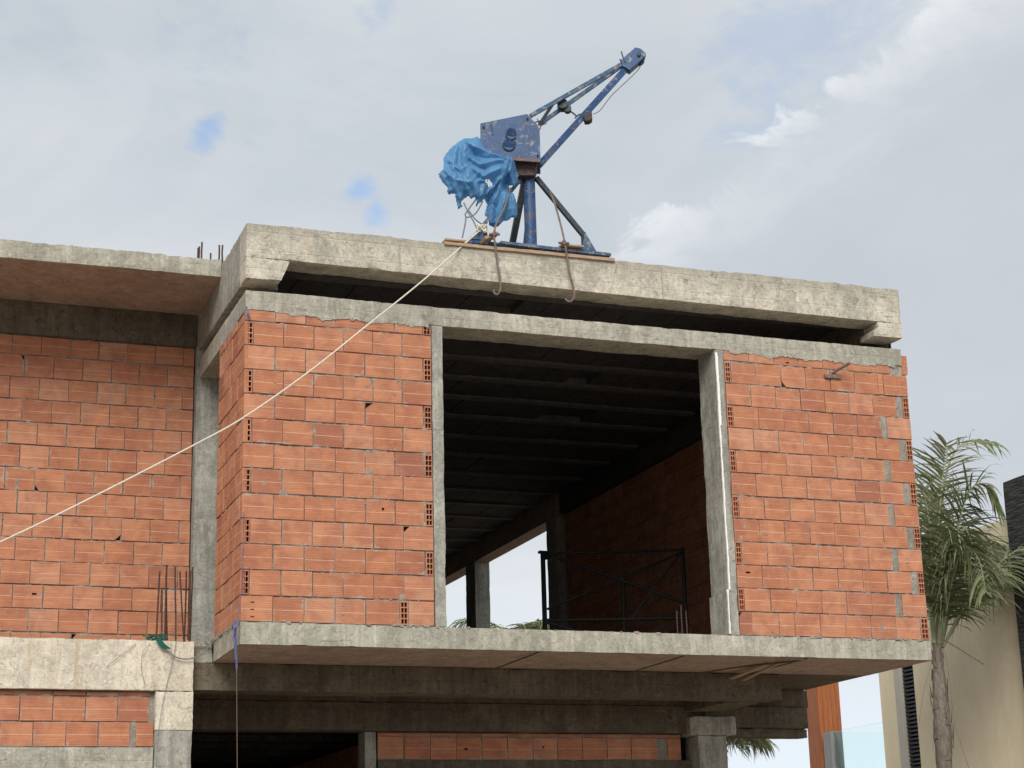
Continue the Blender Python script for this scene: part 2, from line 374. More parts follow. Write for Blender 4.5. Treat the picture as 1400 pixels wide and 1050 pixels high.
        if weld or fixn or bevel or smooth:
            bm = bmesh.new(); bm.from_mesh(me)
            if weld: bmesh.ops.remove_doubles(bm, verts=bm.verts, dist=.0004)
            if fixn: bmesh.ops.recalc_face_normals(bm, faces=bm.faces)
            if bevel:
                es = [e for e in bm.edges if len(e.link_faces) == 2 and e.calc_face_angle(0) > .5]
                bmesh.ops.bevel(bm, geom=es, offset=bevel, segments=1, affect='EDGES')
            if smooth:
                for f in bm.faces: f.smooth = True
                for e in bm.edges:
                    if len(e.link_faces) != 2 or e.calc_face_angle(0) > ang: e.smooth = False
            bm.to_mesh(me); bm.free()
        o = bpy.data.objects.new(name, me); COL.objects.link(o)
        if parent is not None:
            o.parent = parent
            w = Matrix.Translation(parent.location) if parent.parent is None else Matrix.Identity(4)
            o.matrix_parent_inverse = w.inverted()
        else: o.location = org
        return o

def sub(o, parent):   # sub-part: meshes are in world space, parent mesh sits at identity
    return o

# ------------------------------------------------------------------ ground
g = MB(); 
for i in range(24):
    for j in range(24):
        p = []
        for a, b in ((0, 0), (1, 0), (1, 1), (0, 1)):
            x = ((i+a)/12-1); y = ((j+b)/12-1); x = math.copysign(abs(x)**2.5*900, x); y = math.copysign(abs(y)**2.5*900, y)
            p.append((x, y, GZ+noise.noise(V((x*.15, y*.15, 0)))*.05))
        g.quad(*p)
setp(g.build('ground', M['ground'], None), kind='structure')

# ================================================================== THE BUILDING
B = empty('unfinished_building', (3, 6, GZ), 'unfinished two-storey concrete and hollow red brick building with a jutting upper box', 'building')
def rb(name, mat, *a, label=None, parent=None, **k):
    mb = MB(); mb.rbox(*a, **k); o = mb.build(name, mat, parent or B)
    if label: o['label'] = label
    return o
YB = 17.0     # back of the building
XL = -7.0     # left end of the wing

# --- brick wall maker --------------------------------------------------
def brick_wall(name, origin, U, Nn, courses, thick=.09, label=None, detail=True, mu0=None, smear=.004):
    """courses: list of (z0, z1, [(u0, u1, kind)]) ; kind b brick, h holes facing out, m mortar, c brick with a hole, x broken brick"""
    O = V(origin); U = V(U); Nn = V(Nn); Z = V((0, 0, 1))
    W = lambda u, z, n: O+U*u+Z*z+Nn*n
    mb = MB()
    def cell(us, zs, holes, n0, c, uvr, depth=.07):
        for i in range(len(us)-1):
            for j in range(len(zs)-1):
                a, b_, c_, d = (us[i], zs[j]), (us[i+1], zs[j]), (us[i+1], zs[j+1]), (us[i], zs[j+1])
                if (i, j) in holes:
                    q = [a, b_, c_, d]
                    for k in range(4):
                        p0, p1 = q[k], q[(k+1) % 4]
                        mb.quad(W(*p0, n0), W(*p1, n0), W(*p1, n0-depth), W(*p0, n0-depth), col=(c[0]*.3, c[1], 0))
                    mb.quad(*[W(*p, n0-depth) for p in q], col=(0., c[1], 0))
                else:
                    uvq = [((p[0]-uvr[0])/(uvr[1]-uvr[0]), (p[1]-uvr[2])/(uvr[3]-uvr[2])) for p in (a, b_, c_, d)]
                    mb.quad(*[W(*p, n0) for p in (a, b_, c_, d)], uv=uvq, col=c)
    for z0, z1, bl in courses:
        wob = random.uniform(-.002, .002)
        for u0, u1, kind in bl:
            if kind == 'm': continue
            g1, g2 = .003+random.uniform(-.0022, .003), .003+random.uniform(-.0022, .003)
            a, b_ = u0+g1, u1-g2; lo, hi = z0+.005+random.uniform(-.0025, .002)+wob, z1-.005+random.uniform(-.003, .0025)+wob
            n0 = random.uniform(-.003, .004); r = random.betavariate(4.2, 2.8)
            if random.random() < .04: r *= .4
            c = (r, random.random(), 0.)
            cf = .003
            ring0 = [(a, lo), (b_, lo), (b_, hi), (a, hi)]
            if detail:
                t1, t2 = random.uniform(-.0015, .0015), random.uniform(-.0015, .0015)
                ring0 = [(a, lo+t1), (b_, lo+t2), (b_, hi+t2), (a, hi+t1)]
            if kind == 'x':
                k = random.randrange(4); du = (b_-a)*random.uniform(.12, .3)
                p = ring0[k]; sg = 1 if k in (0, 3) else -1; sz = 1 if k in (0, 1) else -1
                ex = [(p[0]+sg*du, p[1]), (p[0]+sg*du*.55, p[1]+sz*.022), (p[0], p[1]+sz*.055)]
                if k in (0, 2): ex = ex[::-1]
                poly = ring0[:k]+ex+ring0[k+1:]
                if k == 0: poly = ex+ring0[1:]
                nn = len(poly)
                i0 = len(mb.v); mb.v += [tuple(W(*p, n0)) for p in poly]+[tuple(W(*p, n0-.03)) for p in poly]
                kf = len(mb.f); mb.f.append(tuple(i0+q for q in range(nn))); mb.col[kf] = c
                mb.uv[kf] = [((p[0]-a)/(b_-a), (p[1]-lo)/(hi-lo)) for p in poly]
                for q in range(nn):
                    kf = len(mb.f); mb.f.append((i0+q, i0+nn+q, i0+nn+(q+1) % nn, i0+(q+1) % nn)); mb.col[kf] = (r*.6, c[1], 0)
                continue
            inner = [(a+cf, lo+cf), (b_-cf, lo+cf), (b_-cf, hi-cf), (a+cf, hi-cf)]
            for k in range(4):
                k2 = (k+1) % 4
                mb.quad(W(*ring0[k], n0-cf), W(*ring0[k2], n0-cf), W(*inner[k2], n0), W(*inner[k], n0), col=c)
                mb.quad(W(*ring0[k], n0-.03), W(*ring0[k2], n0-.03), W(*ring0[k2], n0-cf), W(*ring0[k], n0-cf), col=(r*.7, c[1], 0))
            ia, ib, il, ih = inner[0][0], inner[1][0], inner[0][1], inner[2][1]
            uvr = (a, b_, lo, hi)
            if kind == 'h':
                w = ib-ia; t = w*.10; hw = (w-3*t)/2; hh = ih-il; nr = 4 if hh > .12 else 2; tz = hh*.045; hz = (hh-(nr+1)*tz)/nr
                us = [ia, ia+t, ia+t+hw, ia+2*t+hw, ia+2*t+2*hw, ib]
                zs = [il]
                for k in range(nr): zs += [zs[-1]+tz, zs[-1]+tz+hz]
                zs.append(ih)
                cell(us, zs, {(i, j) for i in (1, 3) for j in range(1, 2*nr, 2)}, n0, (r*.8, c[1], 0), uvr, .085)
            elif kind == 'c':
                hx = ia+(ib-ia)*random.uniform(.25, .7); hz = il+(ih-il)*random.uniform(.2, .7); w = random.uniform(.02, .05); h = random.uniform(.014, .026)
                cell([ia, hx, hx+w, ib], [il, hz, hz+h, ih], {(1, 1)}, n0, c, uvr, .05)
            elif kind == 's':
                us = [ia, ia+(ib-ia)*.3, ia+(ib-ia)*.42, ib]; q = (ih-il)/9
                cell(us, [il, il+1.3*q, il+1.7*q, il+4*q, il+4.4*q, il+6.6*q, il+7*q, ih], {(1, 1), (1, 3), (1, 5)}, n0, c, uvr, .02)
            else:
                cell([ia, ib], [il, ih], set(), n0, c, uvr)
    wall = mb.build(name, M['brick'], B, weld=False, smooth=False, fixn=True)
    if label: wall['label'] = label
    # mortar bed behind and between the bricks, uneven, here and there squeezed out
    mo = MB()
    us = [q[0] for cs in courses for q in cs[2]]; ue = [q[1] for cs in courses for q in cs[2]]
    u0, u1 = min(us), max(ue); z0, z1 = courses[0][0], courses[-1][1]
    u0 += .004; u1 -= .004
    if mu0: u0 = mu0
    r_ = .035 if detail else .3
    ul = {round(u0+(u1-u0)*i/max(1, int((u1-u0)/r_)), 4) for i in range(max(1, int((u1-u0)/r_))+1)}
    zl = {round(z0+(z1-z0)*i/max(1, int((z1-z0)/r_)), 4) for i in range(max(1, int((z1-z0)/r_))+1)}
    deep = []
    if detail:
        for (mz0, mz1, bl) in courses:
            for (a, b_, k) in bl:
                if k in 'hcsx':
                    deep.append((a+.008, b_-.008, mz0+.010, mz1-.010))
                    ul |= {round(a+.005, 4), round(a+.008, 4), round(b_-.008, 4), round(b_-.005, 4)}; zl |= {round(mz0+.0065, 4), round(mz0+.01, 4), round(mz1-.01, 4), round(mz1-.0065, 4)}
    ul = sorted(u for u in ul if u0-1e-4 <= u <= u1+1e-4); zl = sorted(z for z in zl if z0-1e-4 <= z <= z1+1e-4)
    nu, nv = len(ul)-1, len(zl)-1
    base = len(mo.v)
    for i in range(nu+1):
        for j in range(nv+1):
            u = ul[i]; z = zl[j]; q = W(u, z, 0)
            n_ = -.011+(noise.noise(q*4.1)*.9+noise.noise(q*19)*1.2)*.011
            if detail and 0 < i < nu:
                for (mz0, mz1, bl) in courses:
                    if mz0 <= z <= mz1:
                        for (a, b_, k) in bl:
                            if k == 'm' and a <= u <= b_: n_ = -.002+noise.noise(q*33)*.008
                for (a, b_, c0, c1) in deep:
                    if a-1e-3 <= u <= b_+1e-3 and c0-1e-3 <= z <= c1+1e-3: n_ = -thick+.001
            mo.v.append(tuple(W(u, z, n_)))
    for i in range(nu):
        for j in range(nv):
            a = base+i*(nv+1)+j; mo.f.append((a, a+nv+1, a+nv+2, a+1))
    if detail:
        for k in range(int((u1-u0)*(z1-z0)*16)):
            cz = random.choice(courses)[0]+random.uniform(-.003, .003); cu = random.uniform(u0+.05, u1-.05)
            if random.random() < .3:
                q_ = random.choice(random.choice(courses)[2:][0]); cu = q_[0]; cz += random.uniform(.03, .17)
            if not (z0 < cz < z1 and u0+.03 < cu < u1-.03): continue
            wu, wz = random.uniform(.008, .045), random.uniform(.003, .010); ctr = len(mo.v)
            mo.v.append(tuple(W(cu, cz, random.uniform(.002, .007))))
            for t_ in range(9):
                a_ = 6.283*t_/9; rr = random.uniform(.6, 1.3); mo.v.append(tuple(W(cu+wu*math.cos(a_)*rr, cz+wz*math.sin(a_)*rr-(wz*.6 if math.sin(a_) < 0 else 0), -.006)))
            for t_ in range(9): mo.f.append((ctr, ctr+1+t_, ctr+1+(t_+1) % 9))
    bk = [W(u0, z0, -thick), W(u1, z0, -thick), W(u1, z1, -thick), W(u0, z1, -thick)]
    fr = [W(u0, z0, -.03), W(u1, z0, -.03), W(u1, z1, -.03), W(u0, z1, -.03)]
    mo.face(bk)
    for k in range(4): mo.face([fr[k], fr[(k+1) % 4], bk[(k+1) % 4], bk[k]])
    o = mo.build('mortar', M['mortar'], wall, fixn=True)
    o.matrix_parent_inverse = Matrix.Identity(4); 
    return wall
def run(a, b_, w, kinds='b', tail=None):
    out = []; u = a
    while u < b_-.02:
        e = min(u+w, b_)
        if b_-e < .05: e = b_
        k = kinds
        if k == 'b' and e-u > .15:
            q = random.random()
            k = 'x' if q < .025 else 'c' if q < .04 else 'b'
        out.append((u, e, k)); u = e
    return out
H = .21; BW = .2585
# front left panel
cs = []
for c in range(1, 13):
    z0, z1 = (c-1)*H, c*H
    if c == 1: bl = [(0, .262, 's')]+run(.262, 1.325, BW)+[(1.325, 1.40, 'h'), (1.40, 1.625, 'b')]
    elif c % 2: bl = run(0, 1.548, BW)+[(1.552, 1.625, 'h')]
    else: bl = [(0, .07, 'h')]+run(.07, 1.625, BW)
    cs.append((z0, z1, bl))
cs.append((2.52, 2.618, run(0, 1.55, BW)+[(1.55, 1.625, 'h')]))
brick_wall('brick_wall', (0, 0, 0), (1, 0, 0), (0, -1, 0), cs, label='red hollow brick panel left of the big opening')
# front right panel
cs = []
for c in range(1, 13):
    z0, z1 = (c-1)*H, c*H
    if c == 1: bl = [(4.437, 4.565, 'x'), (4.565, 4.83, 'b'), (4.83, 4.985, 'b')]+run(4.985, 6.285, .26)+[(6.285, 6.37, 'h')]
    elif c % 2: bl = run(4.437, 6.231, .2563)+[(6.231, 6.298, 'm'), (6.298, 6.37, 'h')]
    else: bl = [(4.437, 4.50, 'h')]+run(4.50, 6.05, BW)+[(6.05, 6.108, 'm' if c < 11 else 'b'), (6.108, 6.37, 'b')]
    cs.append((z0, z1, bl))
cs.append((2.52, 2.617, run(4.437, 6.20, BW)+[(6.2, 6.28, 'm')]))
brick_wall('brick_wall', (0, 0, 0), (1, 0, 0), (0, -1, 0), cs, label='red hollow brick panel right of the big opening')
# side panel of the box (left return)
cs = []
for c in range(1, 13):
    z0, z1 = (c-1)*H, c*H
    bl = ([(.0, .085, 'b')]+run(.085, 1.1, BW)) if c % 2 else run(.0, 1.1, BW)
    cs.append((z0, z1, bl))
cs.append((2.52, 2.60, run(.08, 1.1, BW)))
brick_wall('brick_wall', (0, 0, 0), (0, 1, 0), (-1, 0, 0), [(a, b_, [(max(q0, .0), q1, k) for q0, q1, k in bl]) for a, b_, bl in cs], label='narrow brick return on the left side of the box', mu0=.1)
# wing wall
cs = []; HW = .2125
for c in range(0, 14):
    z0, z1 = -.02+c*HW, -.02+(c+1)*HW
    if c == 13: z1 = 2.93
    off = .13 if c % 2 == 0 else 0.
    bl = run(-6.92+off-.0, -.14-.125*(c % 2 == 0) if False else -.03, .262)
    # anchor joints from the right end
    bl = []; u = -.03; first = .13 if c % 2 else .25
    e = u-(.105 if c % 2 else .262*.95)
    while u > -6.9:
        q = random.random(); bl.append((max(e, -6.95), u, 'x' if q < .02 else 'c' if q < .03 else 'b')); u = e; e = u-.262
    cs.append((z0, z1, bl[::-1]))
brick_wall('brick_wall', (0, 2.2, 0), (1, 0, 0), (0, -1, 0), cs, label='large red brick wall set back on the left')
# lower left panel
cs = [(-1.315, -1.105, run(-6.9, -.49, .262)), (-1.105, -.896, run(-6.85, -.49, .262))]
j1 = [-.484, -.636, -.676]; u = -.676
row = [(-.636, -.484, 'b'), (-.676, -.636, 'm')]
while u > -6.8: row.append((u-.2615, u, 'b')); u -= .2615
cs = [(-.896, -.691, row[::-1])]
row = [(-.526, -.486, 'm')]; u = -.526
while u > -6.8: row.append((u-.2615, u, 'b')); u -= .2615
cs.append((-.691, -.485, row[::-1])); cs.append((-.485, -.445, [(a, b_, 'b') for a, b_, k in row[::-1] if k == 'b']))
brick_wall('brick_wall', (0, 1.09, 0), (1, 0, 0), (0, -1, 0), cs, label='red brick infill under the cream beam')
# brick strip under the deep beam
cs = [(-.885, -.672, run(1.83, 4.72, .2605)+[(4.72, 4.83, 'm'), (4.83, 4.98, 'b')]), (-.672, -.632, run(1.83, 4.98, .2605))]
brick_wall('brick_wall', (0, 2.47, 0), (1, 0, 0), (0, -1, 0), cs, label='low dim strip of bricks beneath the dark deep beam')
# interior right wall: inner and outer leaf
cs = []
for c in range(1, 15):
    o_ = .13 if c % 2 else 0
    cs.append(((c-1)*H, c*H, run((.12 if c < 13 else .9)+o_, 8.6, .2585)))
brick_wall('brick_wall', (6.27, 0, 0), (0, 1, 0), (-1, 0, 0), cs, thick=.04, label='long dim brick wall inside the box', detail=False)
cs2 = [(a, min(b_, 2.94), run(.1 if i % 2 else .23, 8.6, .2585)) for i, (a, b_, q) in enumerate(cs)]
cs2 = [(a, b_, [t_ for t_ in q if t_[0] > (1.6 if a > 2.5 else 0)]) for a, b_, q in cs2]
brick_wall('brick_wall', (6.37, 0, 0), (0, 1, 0), (1, 0, 0), cs2[:12], thick=.045, label='outer brick face of the right side', detail=False)
brick_wall('brick_wall', (6.371, 0, 0), (0, 1, 0), (1, 0, 0), cs2[12:], thick=.045, label='top courses of the right side brickwork', detail=False)
# ground floor interior wall, dim
cs = [(GZ+k*H, GZ+(k+1)*H, run(6.0 if k % 2 else 6.13, 15.0, .2585)) for k in range(16)]
brick_wall('brick_wall', (2.6, 0, 0), (0, 1, 0), (-1, 0, 0), cs, thick=.1, label='dark brick wall inside the ground floor', detail=False)
# the loose brick standing on end at the right corner
mb = MB(); mb.rbox(6.33, 6.39, .0, .2, 2.53, 2.72, res=.05, amp=.002, chip=.006)
mb.col[0] = (.6, .5, 0); mb.uv[0] = [(.2, .2)]*4
o = mb.build('brick', M['brick'], B); o['label'] = 'single brick on end at the top right corner'

# --- slabs and beams ---------------------------------------------------
rb('slab_soffit', M['soffit'], 0.004, 6.371, 0.004, 1.13, -.1825, -.12, res=.1, amp=.002, chip=.0, skip='fblru')
rb('floor_slab', M['slab'], 0, 6.375, 0.0, 1.13, -.182, 0, res=.04, amp=.002, chip=.008, top=.002, skip='d', label='pale slab edge under the box')
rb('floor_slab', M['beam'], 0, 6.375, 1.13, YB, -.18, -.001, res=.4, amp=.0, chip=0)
rb('floor_slab', M['grey'], XL, -.001, 1.2, YB, -.18, -.015, res=.2, amp=.002, chip=0)
# slab soffit: form board seams as thin fins of laitance
mb = MB()
for x in (2.55, 3.9, 5.1):
    rb('form_seam', M['beam'], x, x+.012, .04, 1.12, -.190, -.180, res=.08, amp=.003, chip=.0)
mb = MB(); mb.tube([at(1100, 902, -.02)+V((0, .02, 0)), (4.75, .7, -.186), (4.6, 1.1, -.186)], .009, 5)
mb.build('form_seam', M['beam'], B)
# cream roof edge beam with its raised soffit
def wl(p):
    if .2 < p.x < .5: p.x = p.x - max(0, 3.085-p.z)*.42
    return p
mb = MB()
mb.rbox(-.011, 6.332, -.05, .22, 3.07, 3.373, res=.03, amp=.004, chip=.012, top=.011, warp=lambda p: V((p.x, p.y, p.z-(.0075*p.x if p.z < 3.2 else 0))), skip='')
mb.rbox(-.011, .377, -.05, .22, 2.882, 3.0695, res=.03, amp=.004, chip=.014, warp=wl)
mb.rbox(6.02, 6.332, -.05, .22, 2.878, 3.024, res=.03, amp=.004, chip=.012, warp=lambda p: V((p.x+(.05 if p.x < 6.1 and p.z > 2.95 else 0), p.y, p.z)))
mb.build('roof_edge_beam', M['cream'], B)
for px_, py_ in ((546, 350), (905, 392)):
    q = at(px_, py_, -.052); rb('formwork_seam', M['grey'], q.x, q.x+.007, -.0545, -.048, 3.075-.0075*q.x, 3.345, res=.03, amp=.0025, chip=.001)
rb('roof_side_beam', M['side'], -.0125, .33, .22, 2.3, 2.882, 3.372, res=.04, amp=.004, chip=.014, top=.012)
rb('roof_side_beam', M['beam'], 6.06, 6.331, .22, 1.2, 2.90, 3.37, res=.06, amp=.003, chip=.01, top=.01)
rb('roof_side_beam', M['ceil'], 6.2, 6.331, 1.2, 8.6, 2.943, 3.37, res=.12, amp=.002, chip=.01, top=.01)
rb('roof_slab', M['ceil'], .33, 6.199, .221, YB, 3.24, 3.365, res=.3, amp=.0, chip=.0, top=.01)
rb('roof_slab', M['soffit'], XL, -.0125, 1.06, YB, 3.25, 3.40, res=.12, amp=.003, chip=.0, label='flat roof slab over the left wing')
rb('roof_slab', M['slab'], XL, -.0135, 1.02, 1.06, 3.247, 3.412, res=.03, amp=.003, chip=.012, top=.012)
rb('wing_beam', M['beam'], XL, -.013, 2.16, 2.45, 2.93, 3.25, res=.06, amp=.004, chip=.01)
# ring beam over the brick box
def ring(p): return V((p.x, p.y, p.z))
mb = MB()
mb.rbox(0, 6.335, 0, .35, 2.62, 2.79, res=.035, amp=.004, chip=.011, warp=lambda p: V((p.x, p.y, p.z-(.006*p.x/6.3 if p.z > 2.7 else 0))))
mb.build('ring_beam', M['grey'], B)
rb('ring_beam', M['grey'], .0, .17, .35, 2.085, 2.60, 2.79, res=.04, amp=.004, chip=.01)
# mortar drooping over the top brick course
def droop(x0, x1):
    def wp(p):
        if p.z < 2.605:
            q = V((p.x, 0, 0)); p = p.copy(); p.z += .022-max(0, noise.noise(q*5)+.25)*.045-max(0, noise.noise(q*19+V((4, 0, 0))))*.035-max(0, noise.noise(q*60+V((4, 0, 0))))*.012
        return p
    mb = MB(); mb.rbox(x0, x1, -.006, .01, 2.59, 2.626, res=.012, amp=.002, chip=.002, warp=wp)
    mb.build('mortar_drip', M['grey'], B)
droop(.25, 1.6); droop(4.5, 6.25)
# crumbs of mortar along the slab lip
mb = MB()
for k in range(45):
    x = random.uniform(0, 6.3); r_ = random.uniform(.006, .02)
    if random.random() < .5: x = random.choice([random.uniform(.0, .4), random.uniform(1.0, 1.7), random.uniform(4.6, 6.3)])
    mb.rbox(x, x+r_*2.5, -.004-random.random()*.006, .02, -.012*random.random()-.004, r_*.5, res=.02, amp=.006, chip=.006, seed=k)
for k in range(40):
    y = random.uniform(.02, 1.1); r_ = random.uniform(.008, .02)
    mb.rbox(-.016, .02, y, y+r_*2, -.01, r_, res=.02, amp=.006, chip=.006, seed=k+99)
for k in range(120):
    x = random.uniform(XL*.4, -.03); r_ = random.uniform(.004, .014)
    mb.rbox(x, x+r_*2, 1.07, 1.1, -.035, -.022+r_, res=.02, amp=.006, chip=.006, seed=k+50)
mb.build('mortar_crumbs', M['mortar'], B)['kind'] = 'stuff'
# pillars of the opening
rb('pillar', M['column'], 1.63, 1.73, 0.004, .33, 0.002, 2.62, res=.035, amp=.005, chip=.01, label='thin concrete pillar left of the opening')
mb = MB(); mb.rbox(4.345, 4.435, .004, .345, .38, 2.62, res=.035, amp=.005, chip=.008); mb.rbox(4.325, 4.435, .0, .35, .002, .3795, res=.035, amp=.005, chip=.008)
pr = mb.build('pillar', M['column'], B); pr['label'] = 'concrete pillar right of the opening with a white line'
mb = MB()
z = .01
while z < 2.56:
    x = (4.333 if z < .38 else 4.352)+noise.noise(V((0, 0, z*2)))*.008; w = .012+.010*abs(noise.noise(V((3, 0, z*7))))
    mb.rbox(x, x+w+(.01 if z > 1.9 else 0), -.004, .02, z, z+.032, res=.016, amp=.003, chip=.002, seed=z)
    z += .03
mb.build('white_caulk', M['foam'], B)
# columns
def col(x0, x1, y0, y1, z0, z1, mat='column', res=.07, label=None): return rb('column', M[mat], x0, x1, y0, y1, z0, z1, res=res, amp=.004, chip=.01, label=label)
col(-.022, .25, 2.095, 2.4, -.0, 2.929, res=.05, label='grey column in the inner corner beside the box')
col(6.13, 6.372, 8.6, 8.95, 0, 2.9); col(6.13, 6.372, 12.05, 12.5, 0, 2.9); col(6.13, 6.372, 15.0, 15.4, 0, 2.9)
col(XL, XL+.3, 2.2, 2.5, GZ, 2.92); col(XL, XL+.3, YB-.3, YB-.001, GZ, 3.24)
col(.0, .25, YB-.3, YB-.001, 0, 3.23)
# beam inside along the right side and cross beams
rb('inner_beam', M['soffit'], 6.13, 6.371, 8.6, YB, 2.901, 3.37, res=.2, amp=.002, chip=.0)
# ceiling ribs and blocks
ribs = [.5, 1.1, 1.8, 2.49, 3.18, 3.92, 4.68, 5.55, 6.42, 7.36, 8.26, 9.1, 9.95, 10.8, 11.6, 12.4, 13.2, 14., 14.8, 15.6, 16.4]
mb = MB()
for i, y in enumerate(ribs[:-1]):
    x = .34
    while x < 6.05:
        w = .27
        hole = (2.49 <= y < 2.6 and 3.9 < x < 4.3) or (3.9 < y < 4. and 4.2 < x < 4.7) or (y < .6 and 2.5 < x < 2.75)
        if not hole:
            dz = random.uniform(-.006, .006)
            mb.box(x+.004, min(x+w, 6.055)-.004, y+.125, ribs[i+1]-.005, 3.175+dz, 3.235)
        x += w
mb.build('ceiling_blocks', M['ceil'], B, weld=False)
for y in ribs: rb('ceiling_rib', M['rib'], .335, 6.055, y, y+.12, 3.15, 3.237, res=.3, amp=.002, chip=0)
# back wall + left partition inside, so that the inside stays dark
rb('back_wall', M['mortar'], .25, 6.0, YB-.15, YB-.01, .0, 3.23, res=.5, amp=.0, chip=0)
rb('partition_wall', M['mortar'], .01, .11, 2.42, YB-.32, .0, 3.23, res=.5, amp=0, chip=0)
rb('wing_end_wall', M['mortar'], XL, XL+.12, 2.52, YB-.32, GZ, 3.23, res=.6, amp=0, chip=0)
# lower storey
rb('edge_beam', M['cream_low'], XL, -.178, 1.03, 1.40, -.438, -.022, res=.035, amp=.004, chip=.012, top=.008, label='cream beam above the lower brick panel')
rb('column', M['cream_low'], -.488, -.176, 1.035, 1.40, -.76, -.4385, res=.035, amp=.005, chip=.012, label='cream upper part of the lower corner column')
rb('column', M['column'], -.486, -.177, 1.037, 1.40, GZ, -.7605, res=.05, amp=.005, chip=.012)
rb('lintel_band', M['grey'], XL, -.489, 1.05, 1.25, -1.2, -.898, res=.06, amp=.004, chip=.006, label='grey concrete band under the lower brick panel')
rb('ground_floor_wall', M['mortar'], XL, -.49, 1.1, 1.24, GZ, -1.2, res=.3, amp=.003, chip=0)
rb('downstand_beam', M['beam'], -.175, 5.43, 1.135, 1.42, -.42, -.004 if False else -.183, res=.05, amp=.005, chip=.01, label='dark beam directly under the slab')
rb('beam_end', M['grey'], -.176, .0, 1.133, 1.40, -.1825, -.004, res=.04, amp=.005, chip=.012)
mb = MB()
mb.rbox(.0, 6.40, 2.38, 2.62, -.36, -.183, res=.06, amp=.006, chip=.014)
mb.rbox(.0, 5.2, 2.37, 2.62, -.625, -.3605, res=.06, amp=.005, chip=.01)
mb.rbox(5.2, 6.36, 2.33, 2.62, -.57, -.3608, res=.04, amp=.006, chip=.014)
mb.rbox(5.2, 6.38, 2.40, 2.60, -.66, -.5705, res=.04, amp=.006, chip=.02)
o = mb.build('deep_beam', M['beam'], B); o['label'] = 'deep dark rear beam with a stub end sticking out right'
rb('cross_beam', M['beam'], 4.98, 5.36, 1.42, 2.33, -.425, -.183, res=.07, amp=.004, chip=.01)
rb('column_cap', M['column'], 5.0, 5.50, 2.27, 2.6, -.655, -.465, res=.04, amp=.007, chip=.02, label='rough pale cap on the right lower column')
rb('column', M['column'], 5.085, 5.40, 2.29, 2.6, GZ, -.655, res=.06, amp=.006, chip=.012, label='right lower column under the stub beam')
rb('column', M['column'], 1.70, 1.81, 2.45, 2.7, GZ, -.627, res=.08, amp=.005, chip=.01)
rb('sill_band', M['beam'], 1.83, 5.08, 2.47, 2.62, -1.05, -.887, res=.08, amp=.004, chip=.0)
rb('ground_floor_wall', M['mortar'], 1.83, 5.08, 2.50, 2.6, GZ, -1.05, res=.3, amp=.0, chip=.0)
for k in range(8):
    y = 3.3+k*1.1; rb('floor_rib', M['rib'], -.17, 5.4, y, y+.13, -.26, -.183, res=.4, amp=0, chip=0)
rb('ground_floor_wall', M['mortar'], XL+.3, 5.4, YB-.2, YB-.02, GZ, -.183, res=.8, amp=0, chip=0)
rb('ground_floor_wall', M['mortar'], 5.3, 5.42, 2.65, YB-.25, GZ, -.183, res=.8, amp=0, chip=0)
# formwork board left under the slab at the right
mb = MB(); mb.bar(at(1000, 925, 1.1)+V((0, 0, -.02)), at(1062, 900, .25)+V((0, 0, -.02)), .05, .012)
mb.bar(at(1016, 930, 1.1), at(1082, 897, .12)+V((0, 0, -.01)), .03, .014); mb.build('form_board', M['wood'], B)

# --- rebar -------------------------------------------------------------
def rebar(p0, p1, r=.007):
    p0, p1 = V(p0), V(p1); mb = MB(); n = 26
    pts = [p0.lerp(p1, i/n)+V((noise.noise(p0*7+V((0, 0, i*.12)))*.004, 0, 0)) for i in range(n+1)]
    mb.tube(pts, [r*(1.12 if i % 2 else .92) for i in range(n+1)], 6)
    return mb.build('rebar', M['rebar'], B)
for (x0, y0), (x1, y1), yy in (((213, 872), (218.5, 781), 1.30), ((221, 873), (221.5, 806), 1.25), ((225, 873), (228, 772), 1.25), ((226.5, 870), (227.5, 775), 1.5),
                               ((229, 873), (227, 786), 1.36), ((240.5, 872), (239.5, 775), 1.25), ((252, 873), (246, 781), 1.3), ((252.5, 871), (255, 781), 1.5),
                               ((258, 873), (260.5, 780), 1.25), ((260, 873), (263.5, 775), 1.45)):
    a, b_ = at(x0, y0, yy), at(x1, y1, yy); a.z = -.03; rebar(a, b_, .0075)
for x, yt, yy in ((271, 339, 1.35), (272.6, 337, 1.45), (276, 331, 1.3), (288, 346, 1.4), (300, 335, 1.25), (304.3, 335, 1.35)):
    a = at(x, yt, yy); b_ = V((a.x, a.y, 3.39)); rebar(b_, a, .008)
for x in (925, 931, 938): 
    a = at(x, 835 if x != 931 else 828, .42); rebar((a.x, a.y, -.0), a, .005)
# dark stub of pipe poking out of the right panel
mb = MB(); mb.tube([(5.53, .05, 2.47), (5.66, -.17, 2.545)], .014, 8); mb.rbox(5.47, 5.64, -.03, .01, 2.43, 2.468, res=.02, amp=.006, chip=.01)
mb.build('pipe_stub', M['rust'], B)

# ================================================================== THINGS ON THE FACADE
def tubething(name, mat, pts, r, label, cat, n=6, group=None, smooth_n=0):
    pts = [V(p) for p in pts]
    if smooth_n: pts = spline(pts, smooth_n)
    mb = MB(); mb.tube(pts, r, n); o = mb.build(name, M[mat], None); setp(o, label, cat, group); return o
def spline(P, n):
    out = []
    for i in range(len(P)-1):
        p0, p1, p2, p3 = P[max(i-1, 0)], P[i], P[i+1], P[min(i+2, len(P)-1)]
        for k in range(n):
            t = k/n
            out.append(.5*((2*p1)+(p2-p0)*t+(2*p0-5*p1+4*p2-p3)*t*t+(-p0+3*p1-3*p2+p3)*t**3))
    out.append(P[-1]); return out
